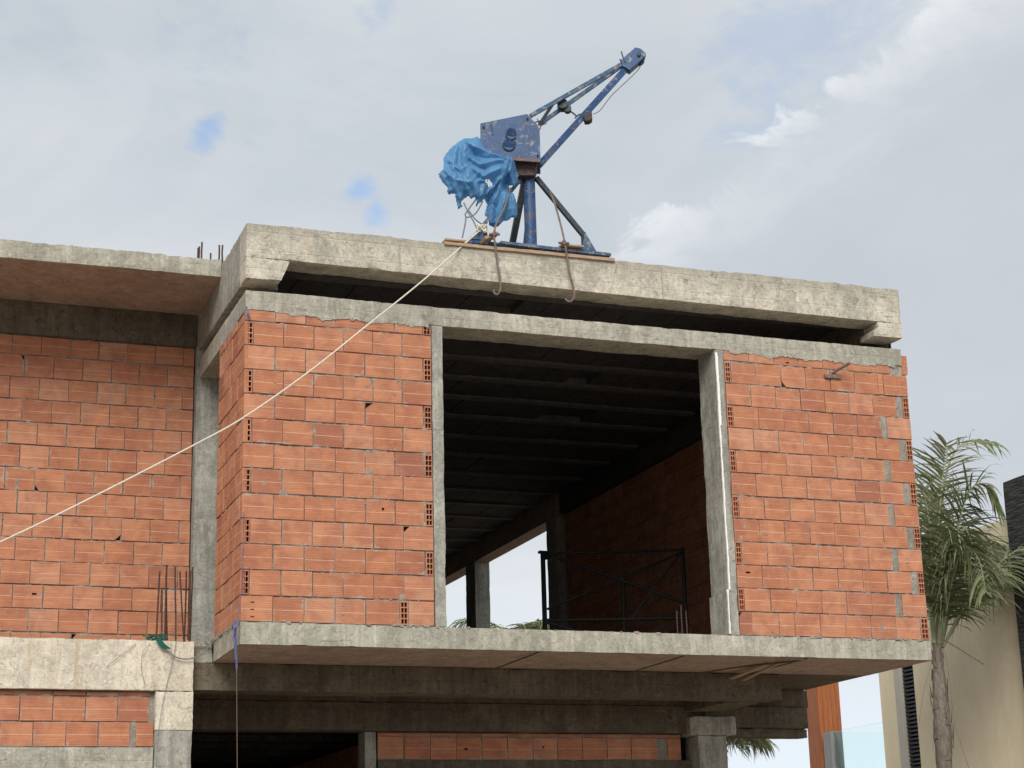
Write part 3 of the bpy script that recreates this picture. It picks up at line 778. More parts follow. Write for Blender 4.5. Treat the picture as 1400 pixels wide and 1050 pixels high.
# the long pale rope
rp = [(-140, 800, -2.6), (0, 741, -2.0), (120, 683, -1.65), (268, 607, -1.3), (335, 569.5, -1.12), (420, 510, -.85), (500, 446.5, -.6), (580, 382, -.3), (640, 329, .0), (657, 314, .12)]
tubething('rope', 'rope', [at(*p) for p in rp], .0068, 'long pale rope running from the crane foot down past the left wall', 'rope', smooth_n=8)
# knot of rope at the crane foot
pts = [at(657+math.cos(t*1.7)*6+t*.3, 312+math.sin(t*2.3)*5, .12+.05*math.sin(t*3)) for t in [i*.35 for i in range(46)]]
tubething('rope_knot', 'rope', pts, .006, 'grey-white rope knot wound round the crane foot', 'rope')
# black cable drooping across the cream beam corner
tubething('cable', 'ropegrey', [at(*p) for p in ((220, 880, 1.02), (229, 890, 1.0), (240, 898, 1.0), (253, 901, 1.0), (267, 899, 1.0), (279, 892, 1.0), (287, 881, 1.02), (290, 873, 1.1))], .0055,
          'grey-green cable sagging beside the cream beam corner', 'cable', smooth_n=6)
tubething('wire', 'ropegrey', [at(*p) for p in ((205, 880, 1.02), (196, 890, 1.0), (193, 905, 1.01), (194, 920, 1.01), (198, 935, 1.02))], .002, 'thin dark wire hanging over the cream beam left of the green net', 'wire', smooth_n=5)
tubething('wire', 'ropegrey', [at(*p) for p in ((241, 876, 1.02), (236, 905, 1.01), (225, 950, 1.02), (217, 1000, 1.0), (213, 1060, 1.0))], .0022, 'thin dark wire trailing down the cream corner column', 'wire', smooth_n=5)
tubething('wire', 'ropegrey', [at(*p) for p in ((186, 880, 1.02), (170, 893, 1.01), (152, 906, 1.01), (145, 912, 1.02))], .002, 'short thin wire lying slantwise on the cream beam', 'wire', smooth_n=5)
# teal net scrap
mb = MB()
for k in range(46):
    a = at(random.uniform(197, 222), random.uniform(868, 876), 1.06); b_ = a+V((random.uniform(-.05, .09), random.uniform(-.03, .03), random.uniform(-.05, .03)))
    mb.tube([a, (a+b_)/2+V((0, -.01, random.uniform(-.01, .02))), b_], .004, 4)
for k in range(9):
    a = at(212+k, 874, 1.0); mb.tube([a, a+V((.03, -.01, -.04)), a+V((.06+k*.003, -.01, -.08))], .003, 4)
setp(mb.build('net_scrap', M['net'], None), 'scrap of teal netting on the ledge by the rebars', 'net')
# blue plastic strip at the corner of the slab
mb = MB()
def ribbon(pts, w0, w1, seed):
    n = len(pts)-1; prev = None
    for i, p in enumerate(pts):
        w = (w0+(w1-w0)*i/n)*(1+.5*noise.noise(V((seed, i*.6, 0)))); an = noise.noise(V((i*.35, seed, 2)))*2.2
        d = V((math.cos(an), math.sin(an)*.6, 0))*w/2
        if prev: mb.quad(prev[0], prev[1], p+d, p-d)
        prev = (p-d, p+d)
for s_ in range(9):
    rr_ = random.Random(s_); x0_ = 319+s_*.9
    c0 = [at(x0_+rr_.uniform(-1, 1), 849+rr_.uniform(-2, 3), -.015-.004*s_), at(320.5+rr_.uniform(-2, 4), 866, -.03-rr_.random()*.02), at(322+rr_.uniform(-2, 2.5), 884, -.03-rr_.random()*.02), at(323+rr_.uniform(-1.2, 1.2), 900, -.04), at(323.5+rr_.uniform(-1, 1), 908+rr_.uniform(-6, 14), -.04)]
    ribbon(spline(c0, 7), .012, .004, s_*5.1)
ribbon(spline([at(333, 700, -.012), at(331.5, 760, -.014), at(330, 800, -.012), at(324, 856, -.03)], 9), .004, .006, 40)
o = mb.build('plastic_strip', M['strip'], None, smooth=False)
mod = o.modifiers.new('t', 'SOLIDIFY'); mod.thickness = .0015
setp(o, 'torn blue-violet plastic strip hanging at the slab corner', 'strip')
mb = MB(); ribbon(spline([at(337, 419, -.025), at(338, 428, -.04), at(342, 436, -.03)], 5), .02, .02, 47); o = mb.build('plastic_strip', M['strip'], None, smooth=False)
mod = o.modifiers.new('t', 'SOLIDIFY'); mod.thickness = .0015
setp(o, 'tiny blue-violet plastic scrap at the top left corner of the front brickwork', 'strip')
a = at(323.5, 912, -.04); b_ = at(324.5, 1080, -.04)
tubething('twine', 'twine', [a, b_], .0022, 'thin brown twine hanging straight below the blue strip', 'string')

# ================================================================== SCAFFOLD FRAME INSIDE
F = empty('scaffold_frame', at(742, 862, 3.5)*1, 'black crossed steel scaffold frame standing inside the opening', 'scaffold')
fy0, fy1 = 3.5, 2.98
F.location = (at(742, 862, fy0).x, fy0, 0)
def fp(px, py):
    t = (px-742)/193; return at(px, py, fy0+(fy1-fy0)*t)
def fbar(name, p, q, r, lab=None):
    mb = MB(); mb.tube([p, q], r, 8); o = mb.build(name, M['black'], F)
    return o
for pts in (((742, 755), (743, 862)), ((933, 748), (936.5, 862))):
    a = fp(*pts[0]); b_ = fp(*pts[1]); b_.z = 0.001; b_.x = a.x; b_.y = a.y; fbar('post', b_, a, .026 if pts[0][0] < 800 else .02)
fbar('centre_post', V((fp(852, 862).x, fp(852, 862).y, 0)), fp(852, 781), .02)
fbar('top_rail', fp(748, 757), fp(933, 752), .014); fbar('bottom_rail', fp(745, 848), fp(936, 845), .018)
fbar('brace', fp(746, 757), fp(933, 823), .018); fbar('brace', fp(748, 833), fp(933, 755), .014); fbar('brace', fp(862, 847), fp(930, 757), .012)
fbar('brace', fp(745, 850), fp(800, 866), .018); fbar('brace', fp(880, 868), fp(936, 850), .012)
mb = MB(); mb.rbox(*[q for c, h in zip(fp(742, 755), (.045, .03, .012)) for q in (c-h, c+h)], res=.05, amp=0, chip=0); mb.build('cap_plate', M['black'], F)
mb = MB(); mb.tube([fp(748, 757)+V((-.02, -.02, 0)), fp(749, 764)], .03, 8); mb.build('coupler', M['black'], F)

# ================================================================== CRANE
YC = .45
K = empty('hoist_crane', (at(723, 332, YC).x, YC, 3.42), 'chipped blue hoist crane with a raised boom standing on the roof edge', 'crane')
def part(name, mat, mb, lab=None, parent=None, **k):
    o = mb.build(name, M[mat], parent or K, **k)
    if parent: o.matrix_parent_inverse = Matrix.Identity(4)
    if lab: o['label'] = lab
    return o
TL = .0021
c = lambda x, y, d=0.: at(x, y, YC+d-(x-727)*TL)
VD = V((.355, .935, 0))
mb = MB(); mb.prism([c(x, y, -.18) for x, y in ((656.6, 168.5), (720.6, 155.5), (737.6, 173.5), (739, 219), (699.5, 215.8), (657, 211.5))], VD*.34)
hs = part('housing', 'blue', mb, bevel=.004)
for (x, y, r_) in ((696, 197, 8.5), (699, 182, 8)):
    mb = MB(); mb.tube([c(x, y, -.176), c(x, y, -.192)], r_*.0059, 24); part('cover_disc', 'blue', mb, parent=hs)
for (x, y, r_, a0, a1) in ((696, 197, 8.5, 165, 385), (699, 182, 8, 200, 330)):
    mb = MB(); mb.tube([c(x+r_*math.cos(math.radians(t)), y-r_*math.sin(math.radians(t)), -.19) for t in range(a0, a1+1, 11)], .0055, 6)
    part('disc_lower_edge', 'steel_dark', mb, parent=hs)  # dark arc along the lower edge of each cover disc
mb = MB(); mb.bar(c(671, 167, -.184), c(673.5, 184, -.184), .008, .02, V((0, 1, 0))); part('weld_strip', 'steel_grey', mb, parent=hs)
mb = MB(); mb.bar(c(698, 217.2, -.186), c(739, 220, -.186), .016, .03, V((0, 0, 1))); part('rusty_lip', 'rust', mb, parent=hs)
for x, y in ((721, 162), (661, 173), (735, 212), (663, 206)):
    mb = MB(); mb.tube([c(x, y, -.2), c(x, y, -.17)], .009, 6); part('bolt', 'steel_dark', mb, parent=hs)
mb = MB(); mb.prism([c(x, y, -.11) for x, y in ((703, 214), (738, 216), (733, 228), (731, 240), (708, 240), (704, 230))], VD*.22)
part('gear_box', 'gear', mb, bevel=.006)
mb = MB(); a = c(722.5, 228); b_ = c(726, 333); d = (b_-a); e = V((b_.x+.005, YC, 3.42))
mb.tube([a, b_, e], [.056, .056, .056], 20); po = part('post', 'blue', mb)
mb = MB(); mb.tube([c(722, 232), c(722.3, 240)], .068, 18); part('collar', 'steel_dark', mb)
# feet (braces)
def leg(p, q, w, mat='steel_dark'):
    mb = MB(); mb.bar(p, q, w, w*.8, V((0, 1, 0))); part('brace_leg', mat, mb)
leg(c(733, 243), at(798, 322, .34), .045); leg(at(797.5, 318, .34), V((at(799, 340, .34).x, .34, 3.46)), .04, 'steel_dark')
leg(c(717, 248), at(700.5, 333, .62), .055); leg(c(716, 240), at(655, 315, .2), .035, 'steel_grey')
leg(c(727, 250), V((2.9, 1.1, 3.5)), .045)
a = at(655, 315, .2); leg(a, V((a.x-.02, .2, 3.45)), .04, 'steel_grey')
mb = MB(); mb.prism([at(x, y, .30) for x, y in ((797, 334), (800, 317), (815, 343), (797, 341))], (0, .012, 0)); part('gusset', 'steel_grey', mb)
mb = MB(); mb.prism([at(x, y, .12) for x, y in ((641, 326), (652, 316), (664, 318), (672, 329))], (0, .03, 0)); part('gusset', 'steel_grey', mb)
zf = 3.445
mb = MB(); x0, x1 = at(640, 330, .1).x, at(828, 345, .1).x
mb.box(x0, x1, .07, .14, zf, zf+.032); mb.box(x0, x1, .72, .79, zf, zf+.045); mb.box(x0, x0+.07, .14, .72, zf, zf+.045); mb.box(x1-.07, x1, .14, .72, zf, zf+.045); mb.box(2.60, 2.9, .14, .72, zf, zf+.03)
part('base_frame', 'blue', mb, bevel=.003)
# boom
mb = MB(); mb.bar(c(737, 226), c(862, 87), .06, .062, V((0, 1, 0)).cross(V((1, 0, 1)))); bo = part('boom', 'blue', mb, bevel=.004)
mb = MB(); mb.prism([c(x, y, -.05) for x, y in ((868.6, 64.5), (875.7, 66), (883.5, 73), (878.6, 80.7), (861, 96), (849, 89), (848.6, 82))], VD*.10); hd = part('boom_head', 'blue', mb, bevel=.004)
mb = MB(); mb.tube([c(873, 78.5)-VD*.075, c(873, 78.5)+VD*.075], .018, 10); part('head_bolt', 'steel_dark', mb, parent=hd)
mb = MB(); mb.tube([c(873.5, 82)-VD*.02, c(873.5, 82)+VD*.02], .055, 18); part('pulley', 'steel_dark', mb)
mb = MB(); mb.bar(c(725, 158.5, -.09), c(855, 85, -.03), .04, .036, V((0, 1, 0))); part('tie_bar', 'steel_grey', mb, bevel=.003)
mb = MB(); mb.bar(c(739, 169, .12), c(852, 88.5, .04), .04, .036, V((0, 1, 0))); part('tie_bar', 'steel_grey', mb, bevel=.003)
mb = MB(); mb.bar(c(737, 171, -.05), c(756, 142, -.08), .03, .02, V((0, 1, 0))); part('strut', 'steel_dark', mb)
mb = MB()
for k in range(14):
    a = c(737+random.uniform(-3, 5), 168+random.uniform(-6, 6)); mb.tube([a, a+V((random.uniform(-.05, .06), random.uniform(-.04, .04), random.uniform(-.06, .05)))], .005, 4)
part('rag_knot', 'mortar', mb)
mb = MB(); mb.tube([c(769, 144)-VD*.05, c(769, 144)+VD*.05], .05, 14); mb.tube([c(768, 138), c(775, 150)], [.03, .02], 8); mb.tube([c(776, 149.5)-VD*.03, c(776, 149.5)+VD*.03], .036, 12)
part('hook_block', 'steel_dark', mb)
mb = MB(); mb.tube(spline([c(779, 152), c(784, 155), c(788, 159), c(786, 161.5), c(791, 157), c(797, 156), c(800, 158)], 4), .008, 6); part('hook', 'steel_dark', mb)
mb = MB(); mb.prism([c(x, y, -.045) for x, y in ((797, 158), (809, 152), (810, 162), (806, 165), (800, 165.5))], VD*.09); part('cable_guide', 'gear', mb, bevel=.004)
mb = MB(); mb.tube(spline([c(877, 87), c(872, 96), c(860, 108), c(847, 120), c(834, 133), c(822, 149), c(816, 154), c(811, 156)], 5), .005, 6); part('hoist_cable', 'ropegrey', mb)
mb = MB(); mb.tube([c(849.5, 70.5, -.03), c(851, 76, -.04), c(855, 86, -.05)], .007, 6); mb.tube([c(847.5, 81, -.05), c(850, 87, -.05)], .007, 6); part('pin', 'steel_dark', mb)

# planks under the crane
def plank(name, p0, p1, y0, y1, th, label, mat='wood'):
    a, b_ = V(p0), V(p1); mb = MB()
    n = 40
    base = len(mb.v); L = b_-a
    mb.rbox(0, L.length, 0, y1-y0, 0, th, res=.05, amp=.003, chip=.006)
    an = math.atan2(L.z, L.x)
    mb.v = [tuple(a+V((x*math.cos(an)-z*math.sin(an), y+ (y0-a.y), x*math.sin(an)+z*math.cos(an)))) for x, y, z in mb.v]
    o = mb.build(name, M[mat], None); setp(o, label, 'plank', 'timber under the crane'); return o
a = at(608, 334, -.075); b_ = at(841, 357, -.075)
plank('wood_plank', a, b_, -.075, .10, .03, 'longest wooden plank lying along the roof edge under the crane')
a = at(690, 336, -.055); b_ = at(833, 350, -.055); a.z = max(a.z, 3.42)
plank('wood_plank', at(685, 333.5, -.045)+V((0, 0, .002)), at(836, 350.3, -.045)+V((0, 0, .002)), -.045, .06, .03, 'grey-blue painted board lying on top of the long plank at right', 'steel_grey')
plank('wood_plank', at(768, 339.5, -.085)+V((0, 0, .03)), at(799, 341.5, -.085)+V((0, 0, .025)), -.085, .04, .02, 'short wooden offcut beside the right clamp rod')
plank('wood_plank', at(664, 330, -.09)+V((0, 0, .02)), at(683, 321.5, -.09)+V((0, 0, .01)), -.09, .05, .028, 'stubby timber block tilted behind the left clamp rod')
plank('wood_plank', at(609, 328, .0), at(640, 331, .0), .0, .2, .02, 'broken board end sticking out left of the crane foot')
# clamp rods with hooked feet
def hookrod(pts, bar, label):
    e = empty('clamp_rod', at(*pts[0]), label, 'clamp rod', 'hooked rods clamping the crane')
    P = spline([at(*p) for p in pts], 5)
    mb = MB(); n = len(P); mb.tube(P, [.009*(1.12 if i % 2 else .95) for i in range(n)], 8); mb.build('rod', M['rust'], e)
    x, y, d = bar
    mb = MB(); mb.tube([at(x-7, y, d), at(x+7, y+.5, d)], .011, 8); mb.tube([at(x, y-3, d-.01), at(x+.5, y+2.5, d-.01)], .018, 6); mb.build('nut_bar', M['rust'], e)
hookrod([(698, 257, .3), (690, 283, .18), (679, 305, .02), (675.5, 320, -.10), (677, 335, -.10), (680, 360, -.10), (684, 385, -.10), (684, 396, -.105), (680, 402.5, -.09), (675.5, 400, -.06), (675.5, 396.5, -.05)], (676, 320, -.10),
        'left rusty hooked rod clamped over the roof edge, beside the tarpaulin')
hookrod([(751, 261, .3), (758, 277, .25), (766, 305, .05), (772, 331, -.10), (775, 350, -.10), (779, 375, -.10), (784.5, 395, -.10), (785, 405, -.105), (780.5, 412, -.09), (775.5, 411, -.06), (773, 408.5, -.05)], (771, 332, -.10),
        'right rusty hooked rod clamped over the roof edge, nearer the crane boom')
# electric wires hanging from the motor
for pts, lb in ((((634, 277), (640, 290), (647, 302), (652, 312), (658, 320)), 'stiff dark wire dropping from the tarpaulin straight to the knot'),
                (((652, 271), (640, 287), (636, 294), (640, 297), (650, 292), (657, 281), (660, 275)), 'looped dark wire just below the torn tarpaulin edge'),
                (((637, 296), (636, 306), (632, 325)), 'pale wire falling from the loop to the plank'),
                (((641, 288), (650, 300), (660, 308), (665, 318), (666, 324)), 'dark wire bending right beneath the tarpaulin')):
    tubething('wire', 'ropegrey', [at(x, y, .2) for x, y in pts], .0065, lb, 'wire', smooth_n=6)

# ================================================================== TARPAULIN
def pip(x, y, poly):
    c_ = False; n = len(poly); j = n-1
    for i in range(n):
        xi, yi = poly[i]; xj, yj = poly[j]
        if (yi > y) != (yj > y) and x < (xj-xi)*(y-yi)/(yj-yi)+xi: c_ = not c_
        j = i
    return c_
def dist_edge(x, y, poly):
    d = 1e9; n = len(poly)
    for i in range(n):
        ax, ay = poly[i]; bx, by = poly[(i+1) % n]; vx, vy = bx-ax, by-ay; L = vx*vx+vy*vy
        t = max(0, min(1, ((x-ax)*vx+(y-ay)*vy)/L)); d = min(d, math.hypot(x-ax-t*vx, y-ay-t*vy))
    return d
RIDGES = [([(300, 130), (298, 330), (350, 510)], .10, 75), ([(320, 160), (440, 225), (700, 310)], .10, 50), ([(320, 290), (430, 350), (640, 320)], .085, 45),
 ([(330, 370), (470, 460), (610, 400)], .075, 50), ([(110, 400), (200, 490), (330, 520)], .085, 60), ([(690, 310), (640, 480), (560, 700)], .09, 42), ([(725, 310), (715, 450), (740, 560)], .09, 34),
 ([(90, 430), (160, 590)], .07, 45), ([(350, 525), (490, 500)], .06, 35), ([(640, 450), (520, 620)], .07, 35), ([(170, 330), (260, 420), (340, 640)], .085, 48), ([(230, 200), (195, 380), (225, 640)], .085, 60),
 ([(660, 620), (600, 880)], .08, 42), ([(560, 620), (535, 880)], .07, 36), ([(735, 640), (725, 820)], .07, 36), ([(400, 520), (410, 680)], .06, 40), ([(470, 540), (450, 660)], .06, 32), ([(270, 520), (250, 740)], .06, 36)]
def cloth(name_poly, yc, bulge, folds, seed, depth_of):
    """crumpled sheet: outline measured off the photo, given real bulge and folds in depth"""
    res = 1.15; xs = [p[0] for p in name_poly]; ys = [p[1] for p in name_poly]
    nx = int((max(xs)-min(xs))/res)+2; ny = int((max(ys)-min(ys))/res)+2; idx = {}
    for sgn in (-1, 1):
        for i in range(nx):
            for j in range(ny):
                x = min(xs)+i*res; y = min(ys)+j*res
                d = dist_edge(x, y, name_poly); ins = pip(x, y, name_poly)
                if not ins and d > res*.75: continue
                b = math.sqrt(min(1., (d if ins else 0)/bulge[0]))*bulge[1]
                zx, zy = (x-590)*6.564, (y-170)*6.564
                zx += 15*noise.noise(V((x*.07, y*.07, seed+1))); zy += 15*noise.noise(V((x*.07, y*.07, seed+2)))
                f = 0.
                for pl, amp, wd in RIDGES:
                    dmin = 1e9
                    for (ax, ay), (bx, by) in zip(pl, pl[1:]):
                        vx, vy = bx-ax, by-ay; t = max(0, min(1, ((zx-ax)*vx+(zy-ay)*vy)/(vx*vx+vy*vy))); dmin = min(dmin, math.hypot(zx-ax-t*vx, zy-ay-t*vy))
                    f = max(f, amp*.9*(1-dmin/(wd*1.3)))
                f += .045*noise.noise(V((x*.03, y*.03, seed+5)))+.008*(1-abs(noise.noise(V((x*.10+y*.05, y*.07, seed+21))))*2.5)
                yy = yc + sgn*b*.55 + (-f if sgn < 0 else f*.6) + depth_of(x, y)
                idx[(sgn, i, j)] = len(TM.v); TM.v.append(tuple(at(x, y, yy)))
        for i in range(nx-1):
            for j in range(ny-1):
                if any(math.hypot((min(xs)+i*res-hx)*1.6, (min(ys)+j*res-hy)*.6) < hr for hx, hy, hr in ((668, 250, 3.2), (664.5, 247, 1.6), (671, 252, 2))): continue
                q = [(sgn, i, j), (sgn, i+1, j), (sgn, i+1, j+1), (sgn, i, j+1)]
                if all(k in idx for k in q): TM.f.append(tuple(idx[k] for k in (q if sgn > 0 else q[::-1])))
Tp = empty('tarpaulin', at(650, 230, .25), 'crumpled torn blue tarpaulin hanging over the motor on the left of the crane', 'tarpaulin')
Z = lambda L: [(590+x/6.564, 170+y/6.564) for x, y in L]
TM = MB()
cloth(Z([(300, 125), (345, 130), (385, 118), (410, 110), (440, 130), (470, 215), (560, 260), (640, 290), (715, 295), (735, 330), (700, 430), (640, 480), (560, 560), (520, 590), (480, 640), (430, 660), (390, 650), (350, 670), (335, 640), (310, 655), (275, 685), (255, 700), (280, 735), (240, 760), (225, 700), (210, 620), (150, 628), (140, 600), (150, 570), (100, 520), (75, 480), (62, 450), (85, 425), (110, 400), (105, 330), (115, 290), (170, 215), (230, 165)]),
      .24, (20, .13), [], 3., lambda x, y: 0)
TM.build('upper_sheet', M['tarp'], Tp, ang=1.2)
TM = MB()
cloth(Z([(600, 300), (720, 300), (745, 340), (775, 460), (768, 500), (745, 550), (690, 545), (700, 600), (735, 620), (755, 680), (772, 760), (765, 830), (720, 835), (690, 860), (640, 870), (600, 915), (560, 925), (515, 905), (515, 845), (475, 815), (500, 720), (470, 660), (520, 590), (560, 500), (590, 420)]),
      .30, (12, .04), [(690, 240, .15, 1, .05, 8), (690, 280, -.2, 1, .03, 9)], 8., lambda x, y: 0.)
TM.build('hanging_flap', M['tarp'], Tp, ang=1.2)
TM = MB()
cloth(Z([(400, 560), (480, 560), (500, 640), (450, 690), (415, 720), (400, 745), (405, 690), (390, 650)]), .27, (6, .02), [], 5., lambda x, y: 0.)
TM.build('torn_tail', M['tarp'], Tp, ang=1.2)

# ================================================================== PALMS
class Leafy(MB): pass
def frond(mbL, mbR, spine, length, nl, seed, stalk=.16, side_rot=0., droop=.5, w=.022, tone=.5):
    tone += .2; length *= 1.15; nl = int(nl*.85)
    rnd = random.Random(seed); P = spline([V(p) for p in spine], 14); n = len(P)-1
    L = [0.]
    for i in range(n): L.append(L[-1]+(P[i+1]-P[i]).length)
    mbR.tube(P[::3]+[P[-1]], [.022*(1-.85*i/(len(P[::3]))) for i in range(len(P[::3]))]+[.002], 6)
    for k in range(nl):
        t = stalk+(1-stalk)*(k+.5)/nl; s_ = t*L[-1]; i = 0
        while i < n-1 and L[i+1] < s_: i += 1
        f = (s_-L[i])/max(1e-6, L[i+1]-L[i]); p = P[i].lerp(P[i+1], f); T = (P[i+1]-P[i]).normalized()
        sd = T.cross(V((0, 0, 1)))
        if sd.length < .25: sd = T.cross(V((0, 1, .2)))
        sd.normalize(); sd = Matrix.Rotation(side_rot, 3, T) @ sd; up = sd.cross(T)
        for sg in (-1, 1):
            ll = length*(.55+.6*math.sin(math.pi*min(1, (t-stalk)/(1-stalk)*.85+.15)))*rnd.uniform(.75, 1.15)
            d = (T*rnd.uniform(.45, .9)+sd*sg*rnd.uniform(.8, 1.1)+up*rnd.uniform(-.25, .45)).normalized()
            nseg = 5; q = p.copy(); prev = None; col = (min(1, max(0, rnd.gauss(tone, .18))), .5, 0)
            for j in range(nseg+1):
                u = j/nseg; ww = w*(1-.0*u)*(math.sin(math.pi*min(1, u*.8+.25)))*.5+.0008
                tw = d.cross(V((0, 0, 1))); tw = tw.normalized() if tw.length > .1 else sd
                tw = (Matrix.Rotation(rnd.uniform(-.4, .4)+sg*.6, 3, d) @ tw)
                if prev: mbL.quad(prev[0], prev[1], q+tw*ww, q-tw*ww, col=col)
                prev = (q-tw*ww, q+tw*ww)
                d = (d+V((0, 0, -1))*droop*rnd.uniform(.5, 1.4)/nseg*(1+u)).normalized(); q = q+d*ll/nseg
def palm(name, label, base, crown, trunk_profile, fronds, group=None, lw=.030):
    e = empty(name, base, label, 'palm tree', group)
    P = []; R = []
    b0, c0 = V(base), V(crown)
    n = 60
    for i in range(n+1):
        t = i/n; p = b0.lerp(c0, t); p += V((noise.noise(V((t*2, base[0], 0)))*.05*(1-t)*0, 0, 0)); z = p.z
        r = trunk_profile(z)*.9*(1+.05*math.sin(z*31)+.06*noise.noise(V((z*6, base[0], 1)))); P.append(p); R.append(r)
    mb = MB(); mb.tube(P, R, 14)
    mb.v = [tuple(V(v)+noise.noise_vector(V(v)*7)*.018) for v in mb.v]
    # loose leaf bases
    for k in range(26):
        z = crown[2]-random.uniform(.1, 1.5); an = random.uniform(0, 6.28); r = trunk_profile(z); t = (z-b0.z)/(c0.z-b0.z); p = b0.lerp(c0, t)
        d = V((math.cos(an), math.sin(an), 0)); tw = V((-d.y, d.x, 0))*random.uniform(.03, .06)
        a = p+d*r*.98; b_ = p+d*(r*1.08+.01)+V((0, 0, random.uniform(.1, .24)))
        mb.face([a-tw, a+tw, b_+tw*.15, b_-tw*.15])
    mb.build('trunk', M['bark'], e, weld=False)
    LL = MB(); RR = MB()
    for i, (sp, ln, nl, kw) in enumerate(fronds): frond(LL, RR, sp, ln, nl, i*7+int(abs(base[0])*10), w=lw, **kw)
    cr = LL.build('crown', M['leaf'], e, weld=False, fixn=False)
    st = RR.build('frond_stalks', M['rachis'], cr); st.matrix_parent_inverse = Matrix.Identity(4)
    return e
YP = 6.0
def A(*pts): return [at(x, y, YP+d) for x, y, d in pts]
cb = at(1281, 880, YP)
fr = [
 (A((1279, 880, 0), (1279, 800, 0), (1283, 720, -.05), (1289, 650, -.1), (1294, 605, -.2)), .66, 66, dict(side_rot=.0, droop=.35, tone=.62)),
 (A((1284, 880, 0), (1285, 780, .2), (1288, 690, .3), (1300, 628, .3), (1325, 602, .2), (1362, 606, .1)), .54, 56, dict(side_rot=.5, droop=.7, stalk=.3, tone=.6)),
 (A((1286, 880, 0), (1296, 800, -.2), (1310, 720, -.4), (1325, 672, -.5), (1346, 662, -.6), (1362, 690, -.7)), .62, 56, dict(side_rot=-.3, droop=.9, tone=.42)),
 (A((1289, 885, 0), (1310, 845, 0), (1335, 805, -.1), (1362, 775, -.2), (1392, 752, -.3), (1425, 752, -.4)), .62, 60, dict(side_rot=.3, droop=.9, tone=.5, stalk=.25)),
 (A((1288, 880, 0), (1305, 810, .3), (1330, 750, .5), (1355, 738, .6), (1380, 765, .7)), .62, 56, dict(side_rot=.2, droop=1.1, tone=.4)),
 (A((1278, 880, 0), (1270, 780, .1), (1262, 700, .3), (1250, 655, .5), (1225, 630, .8)), .60, 54, dict(side_rot=.1, droop=.7, tone=.5)),
 (A((1276, 880, 0), (1268, 800, .3), (1255, 740, .6), (1235, 710, .9)), .55, 46, dict(side_rot=-.2, droop=.9, tone=.45)),
 (A((1284, 880, -.05), (1295, 790, -.3), (1305, 735, -.5), (1318, 720, -.7), (1330, 745, -.9)), .62, 54, dict(side_rot=.6, droop=1.2, tone=.55)),
 (A((1283, 880, -.05), (1286, 800, -.3), (1290, 745, -.5), (1296, 722, -.8), (1302, 745, -1.)), .60, 54, dict(side_rot=-.5, droop=1.2, tone=.48)),
 (A((1286, 882, .1), (1302, 820, .5), (1325, 785, .9), (1350, 790, 1.2)), .55, 46, dict(side_rot=0, droop=1.1, tone=.35)),
 (A((1285, 880, .1), (1292, 780, .5), (1300, 700, .9), (1315, 660, 1.2)), .60, 50, dict(side_rot=.9, droop=.8, tone=.35)),
 (A((1289, 885, 0), (1315, 840, .2), (1345, 800, .4), (1378, 790, .5), (1400, 820, .6)), .60, 56, dict(side_rot=-.2, droop=1.1, tone=.6, stalk=.3)),
 (A((1283, 880, 0), (1275, 780, -.2), (1270, 710, -.4), (1262, 670, -.5)), .55, 46, dict(side_rot=.7, droop=.6, tone=.65)),
 (A((1287, 880, 0), (1300, 800, -.4), (1318, 750, -.7), (1338, 765, -.9), (1348, 810, -1.)), .55, 50, dict(side_rot=.2, droop=1.4, tone=.6)),
]
def tp(z):
    # narrow crownshaft, bulging below, from the photograph
    pts = [(-3.8, .16), (-1.2, .14), (-.75, .115), (-.3, .132), (0.0, .118), (.3, .10), (.5, .08), (.8, .07), (1.0, .055)]
    for (a, ra), (b_, rb_) in zip(pts, pts[1:]):
        if a <= z <= b_: return ra+(rb_-ra)*(z-a)/(b_-a)
    return .06
palm('palm_tree', 'tall feathery palm at the right corner of the box, before the beige house', (at(1281, 1040, YP).x, YP, GZ), cb, tp, fr)
tubething('dead_twig', 'rust', [at(1286, 872, YP-.15), at(1310, 886, YP-.3), at(1345, 908, YP-.5)], .010, 'bare dead stalk sticking out right of the palm below its fronds', 'stalk')
tubething('hanging_vine', 'twine', [at(*p) for p in ((1292, 890, YP-.15), (1297, 920, YP-.2), (1305, 985, YP-.2), (1318, 1030, YP-.2), (1328, 1060, YP-.2))], .0035, 'thin dry strand hanging right of the palm trunk', 'strand', smooth_n=5)
tubething('hanging_vine', 'twine', [at(*p) for p in ((1274, 905, YP-.15), (1262, 950, YP-.2), (1255, 1000, YP-.2))], .0035, 'thin dry strand hanging left of the palm trunk', 'strand', smooth_n=5)
# palms beyond the building
def bgpalm(cx, cy, yy, sc, n, label, seed, up=.5):
    rnd = random.Random(seed); c0 = at(cx, cy, yy); frs = []
    for k in range(n):
        an = 2*math.pi*k/n+rnd.uniform(-.2, .2); r = sc*rnd.uniform(.8, 1.1); el = rnd.uniform(.1, up)
        d = V((math.cos(an), math.sin(an), 0))
        frs.append(([c0, c0+d*r*.35+V((0, 0, el*r*.6)), c0+d*r*.75+V((0, 0, el*r*.65)), c0+d*r*1.1+V((0, 0, el*r*.1-.15*r))], .42, 40, dict(droop=.9, tone=.62, stalk=.12)))
    palm('palm_tree', label, (c0.x, c0.y, GZ), c0, lambda z: .12, frs, lw=.026)
bgpalm(708, 874, 15.5, 1.25, 13, 'far palm whose frond tips show through the opening behind the slab', 5, .45)
bgpalm(972, 1004, 7.5, .75, 12, 'palm behind the lower right column with one frond hanging out beside it', 9, .1)

